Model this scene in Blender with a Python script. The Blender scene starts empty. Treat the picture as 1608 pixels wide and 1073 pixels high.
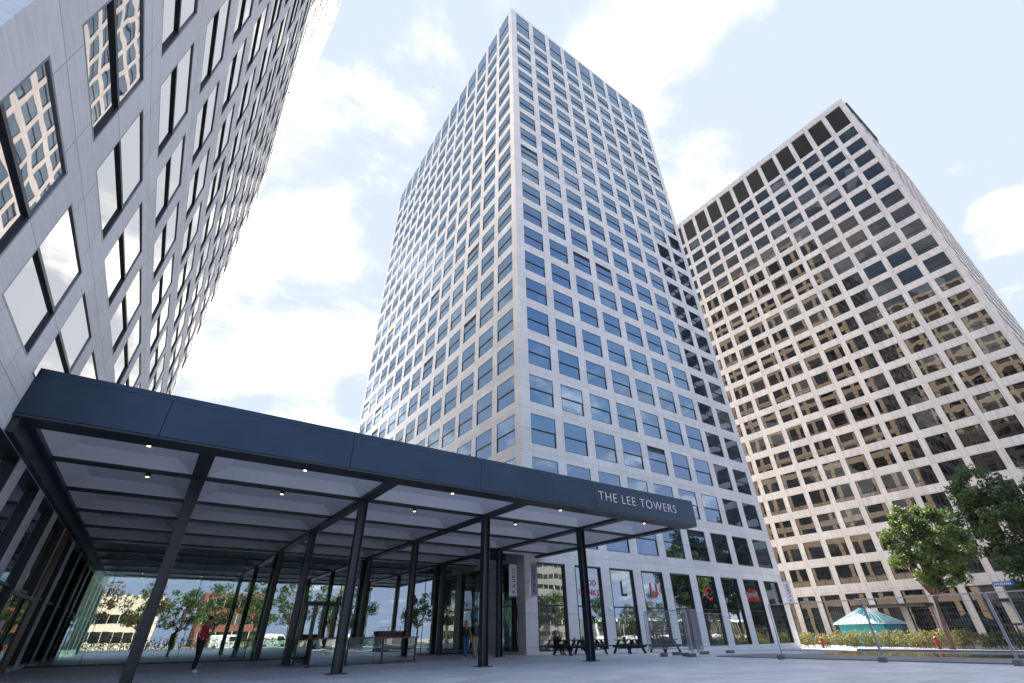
import bpy, math, random
from mathutils import Vector, Matrix
random.seed(7)
D = bpy.data; S = bpy.context.scene; COL = S.collection
rad = math.radians
# ------------------------------------------------------------------ camera
YAW, PITCH, ROLL, FPX, CAMH = rad(34.7995), rad(32.874), rad(-.7903), 716.1771, .9839
fw = Vector((math.sin(YAW)*math.cos(PITCH), math.cos(YAW)*math.cos(PITCH), math.sin(PITCH)))
rt = Vector((math.cos(YAW), -math.sin(YAW), 0)); up = rt.cross(fw)
c_, s_ = math.cos(ROLL), math.sin(ROLL)
R0 = c_*rt + s_*up; U0 = -s_*rt + c_*up
cd = D.cameras.new('camera'); cam = D.objects.new('camera', cd); COL.objects.link(cam)
m = Matrix((R0, U0, -fw)).transposed().to_4x4(); m.translation = Vector((0, 0, CAMH)); cam.matrix_world = m
cd.sensor_width = 36; cd.lens = FPX/1608*36; cd.clip_start = .05; cd.clip_end = 6000
S.camera = cam
def project(p):
    q = Vector(p) - Vector((0, 0, CAMH)); z = q.dot(fw)
    if z < .1: return None
    return (804 + FPX*q.dot(R0)/z, 536.5 - FPX*q.dot(U0)/z)
# ------------------------------------------------------------------ world, sun, exposure
SUN_AZ, SUN_EL = 38, 48           # degrees from +y towards +x
w = D.worlds.new('World'); S.world = w; w.use_nodes = True
nt = w.node_tree; nt.nodes.clear()
def N(t, ty, **k):
    n = t.nodes.new(ty)
    for a, b in k.items(): setattr(n, a, b)
    return n
sky = N(nt, 'ShaderNodeTexSky', sky_type='NISHITA', sun_disc=False, sun_elevation=rad(SUN_EL), sun_rotation=rad(SUN_AZ), altitude=0, air_density=1.0, dust_density=.35, ozone_density=2.6)
tc = N(nt, 'ShaderNodeTexCoord'); sep = N(nt, 'ShaderNodeSeparateXYZ'); nt.links.new(tc.outputs['Generated'], sep.inputs[0])
# clouds on a flat layer: direction / (z + .12)
add = N(nt, 'ShaderNodeMath', operation='ADD'); add.inputs[1].default_value = .16; nt.links.new(sep.outputs['Z'], add.inputs[0])
mx = N(nt, 'ShaderNodeMath', operation='MAXIMUM'); mx.inputs[1].default_value = .05; nt.links.new(add.outputs[0], mx.inputs[0])
dx = N(nt, 'ShaderNodeMath', operation='DIVIDE'); dy = N(nt, 'ShaderNodeMath', operation='DIVIDE')
nt.links.new(sep.outputs['X'], dx.inputs[0]); nt.links.new(mx.outputs[0], dx.inputs[1])
nt.links.new(sep.outputs['Y'], dy.inputs[0]); nt.links.new(mx.outputs[0], dy.inputs[1])
cb = N(nt, 'ShaderNodeCombineXYZ'); nt.links.new(dx.outputs[0], cb.inputs[0]); nt.links.new(dy.outputs[0], cb.inputs[1])
cb.inputs[2].default_value = 3.1
nz = N(nt, 'ShaderNodeTexNoise'); nz.inputs['Scale'].default_value = 2.3; nz.inputs['Detail'].default_value = 8; nz.inputs['Roughness'].default_value = .56; nz.inputs['Distortion'].default_value = .25
nt.links.new(cb.outputs[0], nz.inputs['Vector'])
# more cloud in the half of the sky where the sun is
dt = N(nt, 'ShaderNodeVectorMath', operation='DOT_PRODUCT'); dt.inputs[1].default_value = (-.1, .99, .15); nt.links.new(tc.outputs['Generated'], dt.inputs[0])
bias = N(nt, 'ShaderNodeMath', operation='MULTIPLY_ADD'); bias.inputs[1].default_value = .045; nt.links.new(dt.outputs['Value'], bias.inputs[0]); nt.links.new(nz.outputs['Fac'], bias.inputs[2])
cr = N(nt, 'ShaderNodeMapRange', interpolation_type='SMOOTHSTEP'); cr.inputs['From Min'].default_value = .50; cr.inputs['From Max'].default_value = .70
prev = bias.outputs[0]
for dv, lo, amt in (((.518, .177, .837), .93, .09), ((.022, .839, .544), .93, .07), ((.80, -.04, .60), .88, -.12), ((.871, -.035, .49), .997, .14), ((.33, .30, .90), .97, .03)):
    a1 = N(nt, 'ShaderNodeVectorMath', operation='DOT_PRODUCT'); a1.inputs[1].default_value = dv; nt.links.new(tc.outputs['Generated'], a1.inputs[0])
    a2 = N(nt, 'ShaderNodeMapRange', interpolation_type='SMOOTHSTEP'); a2.inputs['From Min'].default_value = lo; a2.inputs['From Max'].default_value = 1; a2.inputs['To Max'].default_value = 1; nt.links.new(a1.outputs['Value'], a2.inputs['Value'])
    a3 = N(nt, 'ShaderNodeMath', operation='MULTIPLY_ADD'); a3.inputs[1].default_value = amt; nt.links.new(a2.outputs[0], a3.inputs[0]); nt.links.new(prev, a3.inputs[2]); prev = a3.outputs[0]
nt.links.new(prev, cr.inputs['Value'])
mixc = N(nt, 'ShaderNodeMix', data_type='RGBA'); nt.links.new(cr.outputs[0], mixc.inputs['Factor'])
# clouds: the sky's own light made whiter and brighter
nz2 = N(nt, 'ShaderNodeTexNoise'); nz2.inputs['Scale'].default_value = 5; nz2.inputs['Detail'].default_value = 6; nt.links.new(cb.outputs[0], nz2.inputs['Vector'])
ccr = N(nt, 'ShaderNodeValToRGB'); ccr.color_ramp.elements[0].color = (2.4, 2.5, 2.65, 1); ccr.color_ramp.elements[1].color = (6.5, 6.4, 6.4, 1)
ccr.color_ramp.elements[0].position = .35; ccr.color_ramp.elements[1].position = .65
nt.links.new(nz2.outputs['Fac'], ccr.inputs[0])
mn = N(nt, 'ShaderNodeVectorMath', operation='MINIMUM'); mn.inputs[1].default_value = (1.72, 2.1, 3.1); nt.links.new(sky.outputs[0], mn.inputs[0])
sd0 = (math.sin(rad(SUN_AZ))*math.cos(rad(SUN_EL)), math.cos(rad(SUN_AZ))*math.cos(rad(SUN_EL)), math.sin(rad(SUN_EL)))
d2 = N(nt, 'ShaderNodeVectorMath', operation='DOT_PRODUCT'); d2.inputs[1].default_value = sd0; nt.links.new(tc.outputs['Generated'], d2.inputs[0])
vl = N(nt, 'ShaderNodeMapRange', interpolation_type='SMOOTHSTEP'); vl.inputs['From Min'].default_value = .3; vl.inputs['From Max'].default_value = .72; vl.inputs['To Max'].default_value = .9; nt.links.new(d2.outputs['Value'], vl.inputs['Value'])
veil = N(nt, 'ShaderNodeMix', data_type='RGBA'); nt.links.new(vl.outputs[0], veil.inputs['Factor']); nt.links.new(mn.outputs[0], veil.inputs[6]); veil.inputs[7].default_value = (1.88, 2.1, 2.36, 1); nt.links.new(veil.outputs[2], mixc.inputs[6]); nt.links.new(ccr.outputs[0], mixc.inputs[7])
bg = N(nt, 'ShaderNodeBackground'); bg.inputs['Strength'].default_value = .09
nt.links.new(mixc.outputs[2], bg.inputs[0]); wo = N(nt, 'ShaderNodeOutputWorld'); nt.links.new(bg.outputs[0], wo.inputs[0])
sl = D.lights.new('sun', 'SUN'); sl.energy = 4.6; sl.angle = rad(.5); sl.color = (1, .91, .79)
so = D.objects.new('sun', sl); COL.objects.link(so)
sd = Vector((math.sin(rad(SUN_AZ))*math.cos(rad(SUN_EL)), math.cos(rad(SUN_AZ))*math.cos(rad(SUN_EL)), math.sin(rad(SUN_EL))))
so.rotation_euler = sd.to_track_quat('Z', 'Y').to_euler(); so.location = (0, 0, 150)
S.view_settings.view_transform = 'Standard'; S.view_settings.look = 'None'; S.view_settings.gamma = 1
S.view_settings.exposure = 2.2
S.render.engine = 'CYCLES'
S.cycles.max_bounces = 8; S.cycles.transparent_max_bounces = 16

# ------------------------------------------------------------------ helpers
class MB:
    def __init__(s): s.v = []; s.f = []; s.m = []
    def face(s, pts, mi=0):
        n = len(s.v); s.v += [tuple(p) for p in pts]; s.f.append(tuple(range(n, n+len(pts)))); s.m.append(mi)
    def box(s, a, b, mi=0, M=None, bev=0):
        x0, y0, z0 = a; x1, y1, z1 = b
        P = [Vector(p) for p in ((x0,y0,z0),(x1,y0,z0),(x1,y1,z0),(x0,y1,z0),(x0,y0,z1),(x1,y0,z1),(x1,y1,z1),(x0,y1,z1))]
        if M: P = [M @ p for p in P]
        n = len(s.v); s.v += [tuple(p) for p in P]
        for f in ((0,3,2,1),(4,5,6,7),(0,1,5,4),(1,2,6,5),(2,3,7,6),(3,0,4,7)):
            s.f.append(tuple(n+i for i in f)); s.m.append(mi)
    def tube(s, pts, r, k=8, mi=0, caps=True):
        pts = [Vector(p) for p in pts]; rs = r if isinstance(r, (list, tuple)) else [r]*len(pts)
        n0 = len(s.v)
        for i, p in enumerate(pts):
            d = (pts[min(i+1, len(pts)-1)] - pts[max(i-1, 0)]).normalized()
            a = d.cross(Vector((0, 0, 1)) if abs(d.z) < .9 else Vector((1, 0, 0))).normalized(); b = d.cross(a)
            for j in range(k):
                t = 2*math.pi*j/k; s.v.append(tuple(p + (a*math.cos(t)+b*math.sin(t))*rs[i]))
        for i in range(len(pts)-1):
            for j in range(k):
                a = n0+i*k+j; b = n0+i*k+(j+1) % k
                s.f.append((a, b, b+k, a+k)); s.m.append(mi)
        if caps:
            s.f.append(tuple(n0+j for j in range(k))[::-1]); s.m.append(mi)
            e = n0+(len(pts)-1)*k; s.f.append(tuple(e+j for j in range(k))); s.m.append(mi)
    def lathe(s, prof, c=(0, 0, 0), k=16, mi=0):
        n0 = len(s.v)
        for r, z in prof:
            for j in range(k):
                t = 2*math.pi*j/k; s.v.append((c[0]+r*math.cos(t), c[1]+r*math.sin(t), c[2]+z))
        for i in range(len(prof)-1):
            for j in range(k):
                a = n0+i*k+j; b = n0+i*k+(j+1) % k; s.f.append((a, b, b+k, a+k)); s.m.append(mi)
    def join(s, o, M):
        n = len(s.v); s.v += [tuple(M @ Vector(p)) for p in o.v]
        s.f += [tuple(n+i for i in f) for f in o.f]; s.m += o.m
    def mesh(s, name, mats, smooth=False):
        me = D.meshes.new(name); me.from_pydata(s.v, [], s.f)
        for mt in (mats if isinstance(mats, (list, tuple)) else [mats]): me.materials.append(mt)
        me.polygons.foreach_set('material_index', s.m)
        if smooth: me.polygons.foreach_set('use_smooth', [True]*len(s.f))
        me.update(); return me
    def build(s, name, mats, parent=None, smooth=False, bevel=0):
        o = D.objects.new(name, s.mesh(name, mats, smooth)); COL.objects.link(o)
        if parent: o.parent = parent
        if bevel:
            b = o.modifiers.new('bevel', 'BEVEL'); b.width = bevel; b.segments = 2; b.limit_method = 'ANGLE'
        return o
def tag(o, label=None, cat=None, group=None, kind=None):
    for k, v in (('label', label), ('category', cat), ('group', group), ('kind', kind)):
        if v: o[k] = v
    return o
def empty(name, loc=(0, 0, 0), rz=0):
    o = D.objects.new(name, None); COL.objects.link(o); o.location = loc; o.rotation_euler = (0, 0, rz); o.empty_display_size = .3
    return o
def copy_tree(o, parent=None):
    c = o.copy(); COL.objects.link(c); c.parent = parent
    for ch in list(o.children): copy_tree(ch, c)
    return c
def inst(me, name, parent, loc, rz=0, rx=0):
    o = D.objects.new(name, me); COL.objects.link(o); o.parent = parent; o.location = loc; o.rotation_euler = (rx, 0, rz); return o
def textmesh(txt, size, ext=.01, shear=0, offset=0, space=1.0, align='LEFT'):
    c = D.curves.new('lettering', 'FONT'); c.body = txt; c.size = size; c.extrude = ext; c.offset = offset; c.space_character = space; c.align_x = align
    o = D.objects.new('t', c); COL.objects.link(o); dg = bpy.context.evaluated_depsgraph_get()
    me = D.meshes.new_from_object(o.evaluated_get(dg)); D.objects.remove(o); D.curves.remove(c); me.name = 'lettering'
    return me

# ------------------------------------------------------------------ materials
def mat(name, col=(.5,.5,.5), rough=.5, metal=0, spec=.5):
    m = D.materials.new(name); m.use_nodes = True; b = m.node_tree.nodes['Principled BSDF']
    b.inputs['Base Color'].default_value = (*col, 1); b.inputs['Roughness'].default_value = rough; b.inputs['Metallic'].default_value = metal
    b.inputs['Specular IOR Level'].default_value = spec
    return m
def nodes(m): return m.node_tree, m.node_tree.nodes['Principled BSDF']
def L(t, a, b): t.links.new(a, b)
def ramp(t, src, stops):
    r = N(t, 'ShaderNodeValToRGB'); e = r.color_ramp.elements
    while len(e) < len(stops): e.new(.5)
    for i, (p, c) in enumerate(stops): e[i].position = p; e[i].color = (*c, 1) if len(c) == 3 else c
    L(t, src, r.inputs[0]); return r.outputs[0]
def wallvec(t, sx=1, sz=1):
    g = N(t, 'ShaderNodeNewGeometry'); sp = N(t, 'ShaderNodeSeparateXYZ'); L(t, g.outputs['Position'], sp.inputs[0])
    a = N(t, 'ShaderNodeMath', operation='ADD'); L(t, sp.outputs[0], a.inputs[0]); L(t, sp.outputs[1], a.inputs[1])
    c = N(t, 'ShaderNodeCombineXYZ'); L(t, a.outputs[0], c.inputs[0]); L(t, sp.outputs[2], c.inputs[1])
    mp = N(t, 'ShaderNodeMapping'); mp.inputs['Scale'].default_value = (sx, sz, 1); L(t, c.outputs[0], mp.inputs[0]); return mp.outputs[0], c.outputs[0]
def noise(t, vec, scale, detail=4, rough=.6):
    n = N(t, 'ShaderNodeTexNoise'); n.inputs['Scale'].default_value = scale; n.inputs['Detail'].default_value = detail; n.inputs['Roughness'].default_value = rough
    if vec: L(t, vec, n.inputs['Vector'])
    return n.outputs['Fac']
def mul(t, a, b, fac=1.0):
    m_ = N(t, 'ShaderNodeMix', data_type='RGBA', blend_type='MULTIPLY'); m_.inputs['Factor'].default_value = fac
    L(t, a, m_.inputs[6]); L(t, b, m_.inputs[7]); return m_.outputs[2]
def stone(name, c1, c2, streak=(1.2, 22), bw=1.74, bh=1.825, offx=0, offz=0, stain=.0, joint=.5):
    m = mat(name, c1, .62); t, b = nodes(m)
    sv, raw = wallvec(t, *streak)
    n1 = noise(t, sv, 1.0, 8, .68); col = ramp(t, n1, [(.28, c2), (.5, c1), (.75, tuple(min(1, x*1.09) for x in c1))])
    n0 = noise(t, raw, .35, 3); col = mul(t, col, ramp(t, n0, [(.3, (.9, .9, .91)), (.7, (1, 1, 1))]))
    # dark pits of the travertine
    pv, _ = wallvec(t, 5, 26); n3 = noise(t, pv, 1.0, 3, .7); col = mul(t, col, ramp(t, n3, [(.27, (.6, .6, .61)), (.34, (1, 1, 1))]))
    if stain:
        sv2, _ = wallvec(t, 3.5, .22); n2 = noise(t, sv2, 1.0, 6, .7)
        col = mul(t, col, ramp(t, n2, [(.3, (1-stain, 1-stain*1.02, 1-stain*1.08)), (.52, (1, 1, 1))]))
    mp = N(t, 'ShaderNodeMapping'); mp.inputs['Location'].default_value = (offx, offz, 0); L(t, raw, mp.inputs[0])
    br = N(t, 'ShaderNodeTexBrick', offset=0, squash=1); br.inputs['Scale'].default_value = 1; br.inputs['Brick Width'].default_value = bw; br.inputs['Row Height'].default_value = bh
    br.inputs['Mortar Size'].default_value = .012; br.inputs['Mortar Smooth'].default_value = .1; br.inputs['Color1'].default_value = (1, 1, 1, 1); br.inputs['Color2'].default_value = (.89, .89, .895, 1); br.inputs['Mortar'].default_value = (joint, joint, joint, 1)
    L(t, mp.outputs[0], br.inputs['Vector']); col = mul(t, col, br.outputs['Color'])
    L(t, col, b.inputs['Base Color'])
    bp = N(t, 'ShaderNodeBump'); bp.inputs['Strength'].default_value = .25; bp.inputs['Distance'].default_value = .01; L(t, n1, bp.inputs['Height']); L(t, bp.outputs[0], b.inputs['Normal'])
    return m
def facade_glass(name, interior, refl=(.9, .93, 1.0), base=.35, wave=.012, wscale=.55):
    m = D.materials.new(name); m.use_nodes = True; t = m.node_tree; t.nodes.clear()
    o = N(t, 'ShaderNodeOutputMaterial'); mx = N(t, 'ShaderNodeMixShader'); g = N(t, 'ShaderNodeBsdfGlossy'); g.inputs['Roughness'].default_value = .012; g.inputs['Color'].default_value = (*refl, 1)
    d = N(t, 'ShaderNodeBsdfDiffuse'); wv, raw = wallvec(t, .28, .28); n = noise(t, wv, 1.0, 3)
    vo = N(t, 'ShaderNodeTexVoronoi', voronoi_dimensions='2D'); vo.inputs['Scale'].default_value = 1; L(t, wv, vo.inputs['Vector']); sc = N(t, 'ShaderNodeSeparateColor'); L(t, vo.outputs['Color'], sc.inputs[0])
    ic = ramp(t, sc.outputs[0], [(0, interior), (.62, tuple(x*2.2 for x in interior)), (.84, (.05, .052, .05)), (1, (.13, .13, .125))])
    L(t, mul(t, ic, ramp(t, n, [(.3, (.5, .5, .5)), (.7, (1, 1, 1))])), d.inputs[0])
    fr = N(t, 'ShaderNodeFresnel'); fr.inputs['IOR'].default_value = 1.5
    ma = N(t, 'ShaderNodeMath', operation='MULTIPLY_ADD'); ma.inputs[1].default_value = 1-base; ma.inputs[2].default_value = base; ma.use_clamp = True; L(t, fr.outputs[0], ma.inputs[0])
    geo = N(t, 'ShaderNodeNewGeometry')
    nn = N(t, 'ShaderNodeTexNoise'); nn.inputs['Scale'].default_value = wscale; nn.inputs['Detail'].default_value = 1.5; L(t, geo.outputs['Position'], nn.inputs['Vector'])
    bp = N(t, 'ShaderNodeBump'); bp.inputs['Strength'].default_value = 1; bp.inputs['Distance'].default_value = wave; L(t, nn.outputs['Fac'], bp.inputs['Height'])
    L(t, bp.outputs[0], g.inputs['Normal']); L(t, ma.outputs[0], mx.inputs[0]); L(t, d.outputs[0], mx.inputs[1]); L(t, g.outputs[0], mx.inputs[2]); L(t, mx.outputs[0], o.inputs[0])
    return m
def clear_glass(name, tint=(.62, .75, .72), base=.3, wave=.003, refl=(.95, 1, 1)):
    m = D.materials.new(name); m.use_nodes = True; t = m.node_tree; t.nodes.clear()
    o = N(t, 'ShaderNodeOutputMaterial'); mx = N(t, 'ShaderNodeMixShader'); g = N(t, 'ShaderNodeBsdfGlossy'); g.inputs['Roughness'].default_value = .005; g.inputs['Color'].default_value = (*refl, 1)
    d = N(t, 'ShaderNodeBsdfTransparent'); d.inputs[0].default_value = (*tint, 1)
    fr = N(t, 'ShaderNodeFresnel'); ma = N(t, 'ShaderNodeMath', operation='MULTIPLY_ADD'); ma.inputs[1].default_value = 1-base; ma.inputs[2].default_value = base; ma.use_clamp = True; L(t, fr.outputs[0], ma.inputs[0])
    geo = N(t, 'ShaderNodeNewGeometry'); nn = N(t, 'ShaderNodeTexNoise'); nn.inputs['Scale'].default_value = .8; nn.inputs['Detail'].default_value = 2; L(t, geo.outputs['Position'], nn.inputs['Vector'])
    bp = N(t, 'ShaderNodeBump'); bp.inputs['Distance'].default_value = wave; bp.inputs['Strength'].default_value = 1; L(t, nn.outputs['Fac'], bp.inputs['Height']); L(t, bp.outputs[0], g.inputs['Normal'])
    L(t, ma.outputs[0], mx.inputs[0]); L(t, d.outputs[0], mx.inputs[1]); L(t, g.outputs[0], mx.inputs[2]); L(t, mx.outputs[0], o.inputs[0])
    return m
def noisy(name, c1, c2, scale=4, rough=.5, metal=0, bump=0, spec=.5):
    m = mat(name, c1, rough, metal, spec); t, b = nodes(m); tcn = N(t, 'ShaderNodeTexCoord'); n = noise(t, tcn.outputs['Object'], scale, 6)
    L(t, ramp(t, n, [(.35, c2), (.65, c1)]), b.inputs['Base Color'])
    if bump:
        bp = N(t, 'ShaderNodeBump'); bp.inputs['Strength'].default_value = bump; bp.inputs['Distance'].default_value = .02; L(t, n, bp.inputs['Height']); L(t, bp.outputs[0], b.inputs['Normal'])
    return m
M = {}
M['trav'] = stone('white_travertine', (.79, .765, .735), (.67, .65, .62), bw=1.7375, bh=1.826, offx=0.0, offz=-.37, stain=.11)
M['travL'] = stone('pale_travertine', (.81, .795, .78), (.66, .65, .64), streak=(1.0, 14), bw=1.8, bh=1.826, offz=-.37)
M['conc'] = stone('weathered_concrete_cladding', (.74, .68, .63), (.62, .565, .52), streak=(2, 5), bw=1.75, bh=1.816, offz=-.4, stain=.28, joint=.38)
M['glassM'] = facade_glass('blue_window_glass', (.012, .016, .022), (.64, .81, 1.0), .25, .009)
M['glassL'] = facade_glass('mirror_window_glass', (.03, .03, .034), (1.0, .93, .86), .68, .005)
M['glassR'] = facade_glass('dark_window_glass', (.006, .007, .009), (1.0, .83, .68), .045, .006)
M['glassG'] = facade_glass('shopfront_glass', (.012, .018, .016), (.85, .95, .97), .34, .006)
M['lobby'] = clear_glass('lobby_glass', (.34, .46, .43), .33, .0012)
M['rail_glass'] = clear_glass('screen_glass', (.7, .8, .78), .12)
M['black'] = noisy('black_aluminium', (.014, .015, .018), (.01, .011, .013), 3, .4)
M['trim'] = mat('grey_metal_trim', (.22, .22, .24), .35, .7)
M['dark'] = noisy('anthracite_steel', (.022, .026, .034), (.017, .02, .027), 1.5, .42, .0, spec=.6)
M['fascia'] = noisy('blue_grey_fascia', (.038, .056, .084), (.03, .046, .07), .7, .3, .75, spec=.7)
M['soffit'] = noisy('white_soffit_panel', (.9, .88, .9), (.85, .83, .86), .5, .55)
M['sign'] = mat('white_sign_letters', (.85, .78, .78), .5)
M['red'] = mat('red_vinyl', (.62, .03, .04), .5)
M['navy'] = mat('dark_blue_vinyl', (.01, .02, .045), .5)
M['white'] = mat('white_banner_cloth', (.78, .8, .85), .7)
M['steel'] = noisy('galvanised_steel', (.42, .44, .47), (.3, .32, .35), 12, .42, .75)
M['blackwood'] = noisy('black_stained_timber', (.016, .018, .022), (.01, .011, .013), 9, .6)
M['wood'] = noisy('reddish_timber', (.26, .10, .06), (.17, .065, .04), 7, .55)
M['oak'] = noisy('brown_timber_panel', (.2, .095, .045), (.13, .06, .03), 1.2, .5)
M['foot'] = noisy('grey_concrete_block', (.16, .165, .18), (.1, .105, .115), 5, .9)
M['bark'] = noisy('brown_bark', (.17, .105, .075), (.09, .055, .04), 7, .9, bump=.6)
M['teal'] = noisy('turquoise_board', (.02, .36, .40), (.015, .28, .33), 2, .5)
M['tealwhite'] = mat('white_roof_seam', (.75, .8, .8), .5)
M['hydrant'] = noisy('red_painted_iron', (.3, .01, .012), (.22, .008, .01), 6, .4)
M['brown'] = noisy('brown_cushion', (.12, .07, .06), (.08, .05, .045), 6, .8)
M['brick'] = noisy('dark_red_brick', (.22, .08, .06), (.15, .055, .045), 3, .85)
M['cream'] = noisy('cream_render', (.6, .56, .46), (.52, .49, .4), 1.5, .8)
M['greyr'] = noisy('grey_render', (.24, .24, .24), (.19, .19, .19), 1.5, .8)
M['blue'] = mat('blue_enamel', (.03, .1, .5), .4)
M['tyre'] = mat('black_rubber', (.02, .02, .02), .8)
lampm = D.materials.new('warm_downlight'); lampm.use_nodes = True
e_ = lampm.node_tree.nodes['Principled BSDF']; e_.inputs['Emission Color'].default_value = (1, .62, .25, 1); e_.inputs['Emission Strength'].default_value = 2.5; M['lamp'] = lampm
# paving
def paving(name, c1, c2, bw, bh, rot=0, joint=.45, mort=.012):
    m = mat(name, c1, .55, spec=.35); t, b = nodes(m); g = N(t, 'ShaderNodeNewGeometry'); mp = N(t, 'ShaderNodeMapping'); mp.inputs['Rotation'].default_value = (0, 0, rot); L(t, g.outputs['Position'], mp.inputs[0])
    n = noise(t, mp.outputs[0], .9, 7, .62); col = ramp(t, n, [(.3, c2), (.62, c1)])
    nb_ = noise(t, mp.outputs[0], .13, 5, .6); col = mul(t, col, ramp(t, nb_, [(.35, (.87, .87, .89)), (.6, (1, 1, 1))]))
    n2 = noise(t, mp.outputs[0], 9, 5, .7); col = mul(t, col, ramp(t, n2, [(.3, (.85, .85, .86)), (.6, (1, 1, 1))]))
    br = N(t, 'ShaderNodeTexBrick', offset=.5, squash=1); br.inputs['Scale'].default_value = 1; br.inputs['Brick Width'].default_value = bw; br.inputs['Row Height'].default_value = bh; br.inputs['Mortar Size'].default_value = mort
    br.inputs['Mortar Smooth'].default_value = .2; br.inputs['Color1'].default_value = (1, 1, 1, 1); br.inputs['Color2'].default_value = (.8, .8, .815, 1); br.inputs['Mortar'].default_value = (joint,)*3+(1,)
    L(t, mp.outputs[0], br.inputs['Vector']); col = mul(t, col, br.outputs['Color']); L(t, col, b.inputs['Base Color'])
    L(t, ramp(t, n, [(.3, (.42,)*3), (.7, (.68,)*3)]), b.inputs['Roughness'])
    bp = N(t, 'ShaderNodeBump'); bp.inputs['Strength'].default_value = .3; bp.inputs['Distance'].default_value = .006; L(t, br.outputs['Color'], bp.inputs['Height']); L(t, bp.outputs[0], b.inputs['Normal'])
    return m
M['plaza'] = paving('pale_plaza_slabs', (.84, .84, .86), (.72, .72, .745), 1.2, .6)
M['street'] = paving('grey_street_pavers', (.42, .39, .35), (.3, .28, .26), .4, .2)
M['path'] = paving('dark_strip_slabs', (.3, .3, .33), (.22, .22, .25), 1.2, 1.2)
wm = mat('pool_water', (.02, .025, .03), .02); t, b = nodes(wm); b.inputs['IOR'].default_value = 1.33; b.inputs['Specular IOR Level'].default_value = .9
g = N(t, 'ShaderNodeNewGeometry'); n = noise(t, g.outputs['Position'], 3, 3); bp = N(t, 'ShaderNodeBump'); bp.inputs['Distance'].default_value = .004; bp.inputs['Strength'].default_value = .5; L(t, n, bp.inputs['Height']); L(t, bp.outputs[0], b.inputs['Normal']); M['water'] = wm
def leafmat(name, a, b_, c):
    m = mat(name, a, .5); t, b = nodes(m); g = N(t, 'ShaderNodeNewGeometry')
    col = ramp(t, g.outputs['Random Per Island'], [(0, a), (.5, b_), (1, c)]); L(t, col, b.inputs['Base Color'])
    tr = N(t, 'ShaderNodeBsdfTranslucent'); L(t, col, tr.inputs[0]); mx = N(t, 'ShaderNodeMixShader'); mx.inputs[0].default_value = .42
    L(t, b.outputs[0], mx.inputs[1]); L(t, tr.outputs[0], mx.inputs[2]); L(t, mx.outputs[0], t.nodes['Material Output'].inputs[0]); return m
M['leaf'] = leafmat('green_leaves', (.045, .085, .028), (.07, .12, .038), (.11, .16, .05))
M['leaf2'] = leafmat('dark_green_leaves', (.035, .075, .036), (.055, .105, .046), (.09, .14, .06))
M['leafy'] = leafmat('yellow_green_leaves', (.12, .14, .03), (.2, .2, .05), (.3, .25, .1))
M['leafl'] = leafmat('lime_green_leaves', (.08, .13, .025), (.13, .19, .045), (.2, .26, .075))
M['leafr'] = leafmat('reddish_leaves', (.075, .035, .025), (.10, .05, .03), (.10, .09, .035))

# ------------------------------------------------------------------ ground
def gz(x): return 0 if x < 20 else max(-.31, -.0095*(x-20))
mb = MB(); mb.face([(-400, -300, -.36), (900, -300, -.36), (900, 900, -.36), (-400, 900, -.36)])
tag(mb.build('ground', M['street']), kind='structure')
mb = MB()
def slab(x0, x1, y0, y1):
    xs = [x0] + [q for q in (20, 52.6) if x0 < q < x1] + [x1]
    for a, b in zip(xs, xs[1:]): mb.face([(a, y0, gz(a)), (b, y0, gz(b)), (b, y1, gz(b)), (a, y1, gz(a))])
slab(-60, 25.3, -26, 110); slab(25.3, 53.5, 20.6, 110); slab(25.3, 53.5, -26, -12)
mb.face([(25.3, -12, -.36), (25.3, 20.6, -.36), (25.3, 20.6, gz(25.3)), (25.3, -12, gz(25.3))])
mb.face([(25.3, 20.6, -.36), (53.5, 20.6, -.36), (53.5, 20.6, gz(53.5)), (25.3, 20.6, gz(25.3))])
mb.face([(53.5, 20.6, -.36), (53.5, 110, -.36), (53.5, 110, gz(53.5)), (53.5, 20.6, gz(53.5))])
tag(mb.build('plaza', M['plaza']), kind='structure')
for nm, x0, x1, z in (('reflecting_pool', 25.7, 28.6, -.2), ('reflecting_pool', 33.2, 46.5, -.27)):
    mb = MB(); mb.face([(x0, -11.5, z), (x1, -11.5, z), (x1, 20.3, z), (x0, 20.3, z)]); tag(mb.build(nm, M['water']), kind='structure')
for x0, x1, z in ((28.6, 33.2, -.13), (46.5, 47.1, -.15), (25.3, 25.7, -.07)):
    mb = MB(); mb.box((x0, -11.5, -.36), (x1, 20.3, z)); tag(mb.build('pool_walkway', M['path'], bevel=.01), kind='structure')

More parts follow.
